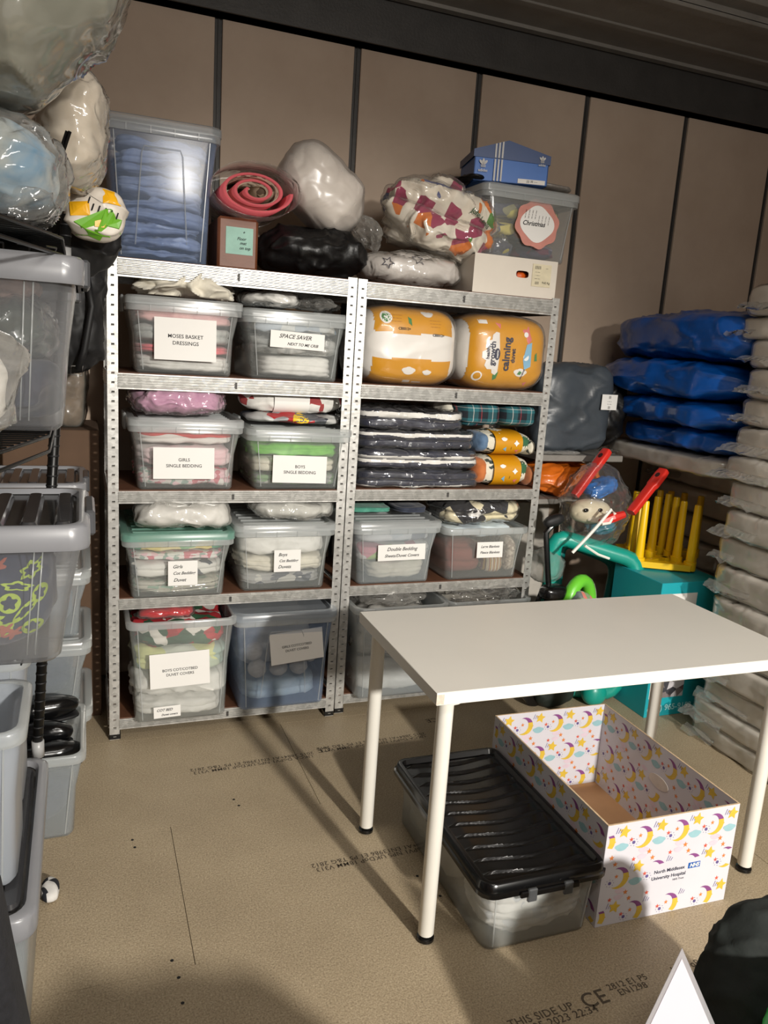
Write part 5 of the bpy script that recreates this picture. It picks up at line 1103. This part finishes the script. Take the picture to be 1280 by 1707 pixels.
# contents of grey crates
gg = 'things in the grey lidded crates'
VEG = fabric('navy_veg', (44, 50, 68), (54, 60, 80))
o = soft('printed_fabric', (.46, .31, .225), (-.375, -1.145, .884), VEG, e=3.6, amp=.012, fq=8, seed=250, n=30); tag(o, 'navy fabric printed with lime vegetables in the mid height grey lidded crate', 'fabric', gg)
LV_ = solid('veg_lime', (164, 186, 66), .7, 0, .12, 60); LVO = solid('veg_orange', (170, 90, 70), .7)
rnd = random.Random(5)
def wavy(cx, cy, r, k, a=.2, sx=1, sy=1, rot=0):
    P = []
    for i in range(24):
        th = 2*PI*i/24; q = r*(1+a*math.sin(k*th)); x, y = q*sx*math.cos(th), q*sy*math.sin(th); P.append((cx+x*math.cos(rot)-y*math.sin(rot), cy+x*math.sin(rot)+y*math.cos(rot)))
    return P
mot = [(.10, .165, .017, 6, .22, 1.2, .8, .5), (.115, .115, .014, 2, .1, 1, 1.4, 0), (.06, .105, .021, 0, 0, 1, 1, 0), (.075, .138, .015, 5, .2, 1.8, .6, -.2), (.088, .085, .014, 2, .1, 2.2, .7, .7), (.03, .075, .018, 7, .3, 1, .8, 0), (.05, .050, .017, 4, .2, 1.1, .9, .4), (.10, .045, .020, 0, 0, 1, .9, 0), (-.01, .10, .02, 0, 0, 1.1, .8, 0), (.02, .128, .015, 4, .2, 2, .6, .8), (-.03, .06, .018, 6, .2, 1, 1, 0), (-.05, .14, .018, 3, .2, 1.4, .8, .3)]
for cx, cy, r, k, a, sx, sy, ro in mot:
    V, F = fan(wavy(cx+.09, cy+.01, r, k, a, sx, sy, ro)); project(o, V, F, frontM(0, -.3, 0), LV_, 'printed_vegetable', .002)
    V, F = fan(wavy(cx+.09, cy+.01, r*.62, max(k, 5), .25, sx, sy, ro)); project(o, V, F, frontM(0, -.3, 0), VEG, 'printed_vegetable', .003)
for cx, cy in ((.13, .19), (.14, .06), (.155, .05)):
    V, F = fan(wavy(cx, cy, .012, 5, .4, 1.3, .8, .5)); project(o, V, F, frontM(0, -.3, 0), LVO, 'printed_leaf', .0035)
o = soft('navy_clothes', (.30, .30, .12), (-.28, -1.145, 1.362), fabric('charcoal_navy', (38, 42, 54), (54, 58, 70)), e=3, amp=.03, fq=9, seed=251, n=28); tag(o, 'navy clothes at the bottom of the eye level crate', 'clothes', gg)
o = soft('green_packet', (.22, .28, .11), (-.25, -1.145, 1.482), solid('dark_green_film', (52, 62, 54), .3, 0, .3, 14, .8, 20), e=2.6, amp=.03, fq=9, seed=252, n=28); wrapof(o, FILM); tag(o, 'shiny dark green packet in the middle of the eye level crate', 'packet', gg)
o = soft('cream_roll', (.10, .26, .20), (-.40, -1.145, 1.44), fabric('cream_roll', (180, 168, 138), (196, 186, 160)), e=2.6, amp=.012, fq=9, seed=271, n=20); wrapof(o, FILM); tag(o, 'cream rolled cloth at the left of the eye level crate', 'cloth', gg)
o = soft('pink_cloth', (.16, .22, .05), (-.24, -1.15, 1.592), fabric('dusty_pink', (168, 128, 116), (190, 160, 148)), e=2.6, amp=.014, fq=12, seed=272, n=18); tag(o, 'dusty pink cloth at the top of the eye level crate', 'cloth', gg)
o = soft('white_clothes', (.40, .26, .22), (-.38, -.66, 1.355), WHITEFAB, e=3, amp=.02, fq=7, seed=253, n=20); tag(o, 'white clothes in the crate behind the eye level one', 'clothes', gg)
o = soft('navy_cloth', (.44, .28, .2), (-.36, -.03, .775), NAVY, e=3, amp=.02, seed=254, n=18); tag(o, 'navy cloth in the grey lidded crate on the far stack', 'cloth', gg)
o = soft('white_paper_bag', (.42, .30, .018), (-.40, -1.15, 1.3435), WHITEFAB, e=3, amp=.004, n=18)
bpy.data.objects.remove(o)
# milky bag poking over the wire shelf in front of the eye level crate
o = soft('milky_bag', (.30, .16, .24), (-.325, -1.50, 1.325), FILM2, e=2.4, amp=.04, fq=7, seed=255, n=36); tag(o, 'milky plastic bag hanging over the shelf in front of the eye level crate', 'plastic bag')
o2_ = soft('white_bundle', (.26, .13, .20), (-.335, -1.50, 1.33), WHITEFAB, e=2.5, amp=.02, fq=7, seed=256, n=24); tag(o2_, 'white bundle inside the milky bag on the left shelf', 'bundle')
# top of wire unit
t = thing('bedding_bag', 'very large clear bag of grey bedding at the top left corner', 'bag', (-.212, -1.28, 1.925))
o = soft('bedding', (.40, .40, .52), (0, 0, 0), fabric('grey_green_bedding', (150, 150, 136), (176, 174, 160), 6), t, e=2.2, amp=.03, fq=5, seed=257, n=40, shape=lambda P: np.column_stack([P[:, 0]*(.62+.38*np.clip(P[:, 2]/.16, 0, 1)), P[:, 1], P[:, 2]]))
wrapof(o, FILMG, grow=.012, amp=.02, fq=9)
t = thing('blue_cushion_bag', 'clear bag holding a sky blue cushion under the very large bag', 'bag', (-.22, -1.22, 1.735))
o = soft('cushion', (.24, .26, .17), (-.02, 0, .0), fabric('sky_blue', (70, 132, 170), (170, 178, 176), 7), t, e=2.4, amp=.02, fq=8, seed=258, n=28); wrapof(o, FILM2, grow=.014, amp=.02, fq=12)
t = thing('pillow_in_bag', 'beige white pillow in clear plastic beside the blue shirt tub', 'pillow', (-.108, -.96, 1.845), rot=(0, .10, .0))
o = soft('pillow', (.135, .22, .25), (0, 0, 0), fabric('beige_white', (206, 192, 172), (216, 204, 186)), t, e=2.3, amp=.014, fq=9, seed=259, n=32); wrapof(o, FILM2, grow=.006, amp=.01)
o = MB().tube([(-.10, -1.12, 1.93), (-.13, -1.12, 1.84), (-.15, -1.12, 1.74)], .004, 6).tube([(-.106, -1.12, 1.93), (-.136, -1.12, 1.84), (-.156, -1.12, 1.74)], .003, 6).out('zip_cord', BLACKP, None, True); tag(o, 'thin dark cord hanging down the side of the blue cushion bag', 'cord')
PBG = patches('yellow_green_white', [(214, 206, 190), (226, 170, 30), (110, 170, 40), (216, 208, 196), (120, 180, 50)], 13, .4)
t = thing('printed_packet', 'white, yellow and green printed packet on top of the wire unit', 'packet', (-.065, -.86, 1.745))
o = soft('packet', (.14, .10, .135), (0, 0, .0), solid('packet_white', (206, 198, 186), .4), t, (0, .25, 0), e=2.5, amp=.018, fq=9, seed=260, n=30)
deco(o, [('f', [(-.01, .13), (.03, .135), (.05, .10), (.02, .095)], solid('packet_yellow', (230, 170, 20), .4)), ('f', [(-.06, .07), (-.02, .085), (-.01, .055), (-.05, .04)], MATS[('s', 'packet_yellow')]), ('f', [(.03, .085), (.075, .09), (.07, .03), (.02, .04)], solid('packet_green', (104, 168, 40), .4)), ('f', [(-.04, .03), (.06, .03), (.05, .0), (-.03, .005)], MATS[('s', 'packet_green')]), ('f', [(.0, .06), (.03, .07), (.025, .04), (.005, .035)], MATS[('s', 'packet_yellow')])])
dk = MB(); 
for c0, c1, dx in (((-.055, .125), (-.01, .075), 0), ((-.01, .075), (.045, .075), 0)):
    for k in range(5):
        f = k/4; x = c0[0]+(c1[0]-c0[0])*f; y = c0[1]+(c1[1]-c0[1])*f; dk.add([(x-.001, y-.008, 0), (x+.002, y-.008, 0), (x+.003, y+.008, 0), (x, y+.008, 0)], [(0, 1, 2, 3)])
project(o, dk.V, dk.F, frontM(0, -.3, 0), INK, 'printed_lashes', .0035)
o = soft('clear_bag', (.14, .12, .08), (-.20, -1.28, 1.712), FILM, e=2.3, amp=.03, fq=14, seed=261, n=26); tag(o, 'crumpled clear bag resting on the top wire shelf', 'plastic bag')
o = soft('black_jacket', (.24, .18, .16), (-.12, -.70, 1.675), BLACKM, e=2.5, amp=.04, fq=9, seed=262, n=26); tag(o, 'black cloth bundle behind the post at the top of the wire unit', 'cloth')
# black backpack hanging between unit and rack, roll wrapped in film
t = thing('backpack', 'black backpack with a strap buckle between the wire unit and left rack', 'backpack', (-.115, -.06, 1.415))
soft('bag_body', (.22, .22, .50), (0, 0, -.02), BLACKM, t, e=3, amp=.03, fq=9, seed=263, n=32)
MB().tube([(.05, -.10, .30), (.065, -.13, .2), (.04, -.12, .06), (.02, -.11, .0)], .012, 6).out('strap', BLACKM, t, True)
MB().tube([(.02, -.02, .46), (.06, -.01, .50), (.105, .02, .44), (.125, .075, .395)], .010, 6).out('hanging_strap', BLACKM, t, True)
MB().tube([(.0, -.115, .01), (.035, -.115, .01), (.032, -.115, -.02), (-.002, -.115, -.018)], .0025, 6, closed=True, cap=False).out('buckle', solid('buckle_grey', (160, 158, 154), .3, .5), t, True)
t = thing('cardboard_box', 'tall dark brown cardboard box in the corner left of the left rack', 'box', (-.36, .22, 0))
MB().box((0, 0, 0), (.335, .38, 1.17), ch=.003).out('carton', solid('dark_card', (86, 64, 46), .8, 0, .1, 8), t); text('tm.', .05, INK, t, frontM(.30, -.0015, .80), align='RIGHT', ext=.001)
t = thing('wrapped_roll', 'upright roll of brown grey cloth in shrink film on the tall cardboard box', 'roll', (-.125, .33, 1.171))
o = soft('roll', (.11, .14, .56), (0, 0, 0), fabric('taupe', (120, 106, 92), (140, 124, 108)), t, e=4, amp=.01, fq=6, seed=264, n=26)
wrapof(o, FILMG, grow=.006, amp=.012, fq=12)

# ------------------------------------------------------------------ foreground
t = thing('paper_sign', 'laminated white paper corner sticking up at the bottom right', 'sign', (.950, -2.03, .082), rot=(R(-8), 0, R(-8)))
P = [(-.20, 0), (.20, 0), (-.005, .405)]
MB().rings([[(x, 0, z_) for x, z_ in P], [(x, .0012, z_) for x, z_ in P]]).out('laminate_edge', clearp('laminate', (200, 198, 204), .5, .8, .2), t)
P = [(-.185, 0.006), (.185, 0.006), (-.005, .385)]
MB().rings([[(x, -.0008, z_) for x, z_ in P], [(x, -.0001, z_) for x, z_ in P]]).out('paper_sheet', solid('sign_paper', (196, 190, 200), .5, 0, .02, 4), t)
o = soft('black_jacket', (.36, .20, .46), (1.26, -1.925, .0), solid('black_green_cloth', (20, 26, 24), .85, 0, .3, 20, .3, 60), e=2.5, amp=.02, fq=9, seed=270, n=30); tag(o, 'black fabric bundle at the bottom right corner', 'cloth')
o = soft('green_bag', (.18, .08, .47), (1.15, -2.105, .0), solid('vivid_green', (14, 168, 62), .4), e=6, amp=.01, n=20); tag(o, 'vivid green bag at the bottom right corner', 'bag')
o = MB().rings([rr(-.60, xr, -2.05, -1.96, .02, zc, 3) for xr, zc in ((-.06, 0), (-.115, .3), (-.161, .672), (-.186, .87), (-.215, .93), (-.40, .95))]).out('black_cloth_cover', solid('black_felt', (22, 22, 26), .95, 0, .4, 80, .4, 200)); tag(o, 'black cloth covered edge at the bottom left corner', 'cloth'); autosmooth(o, 40)
# unseen heap added in front of the camera to shade the near floor
o = soft('shade_blocker', (1.30, .42, .68), (.08, -2.56, 0), CARD, e=3, amp=.07, fq=4, seed=300, n=24); tag(o, 'added unseen brown sack below the frame in front of the camera position', 'blocker')
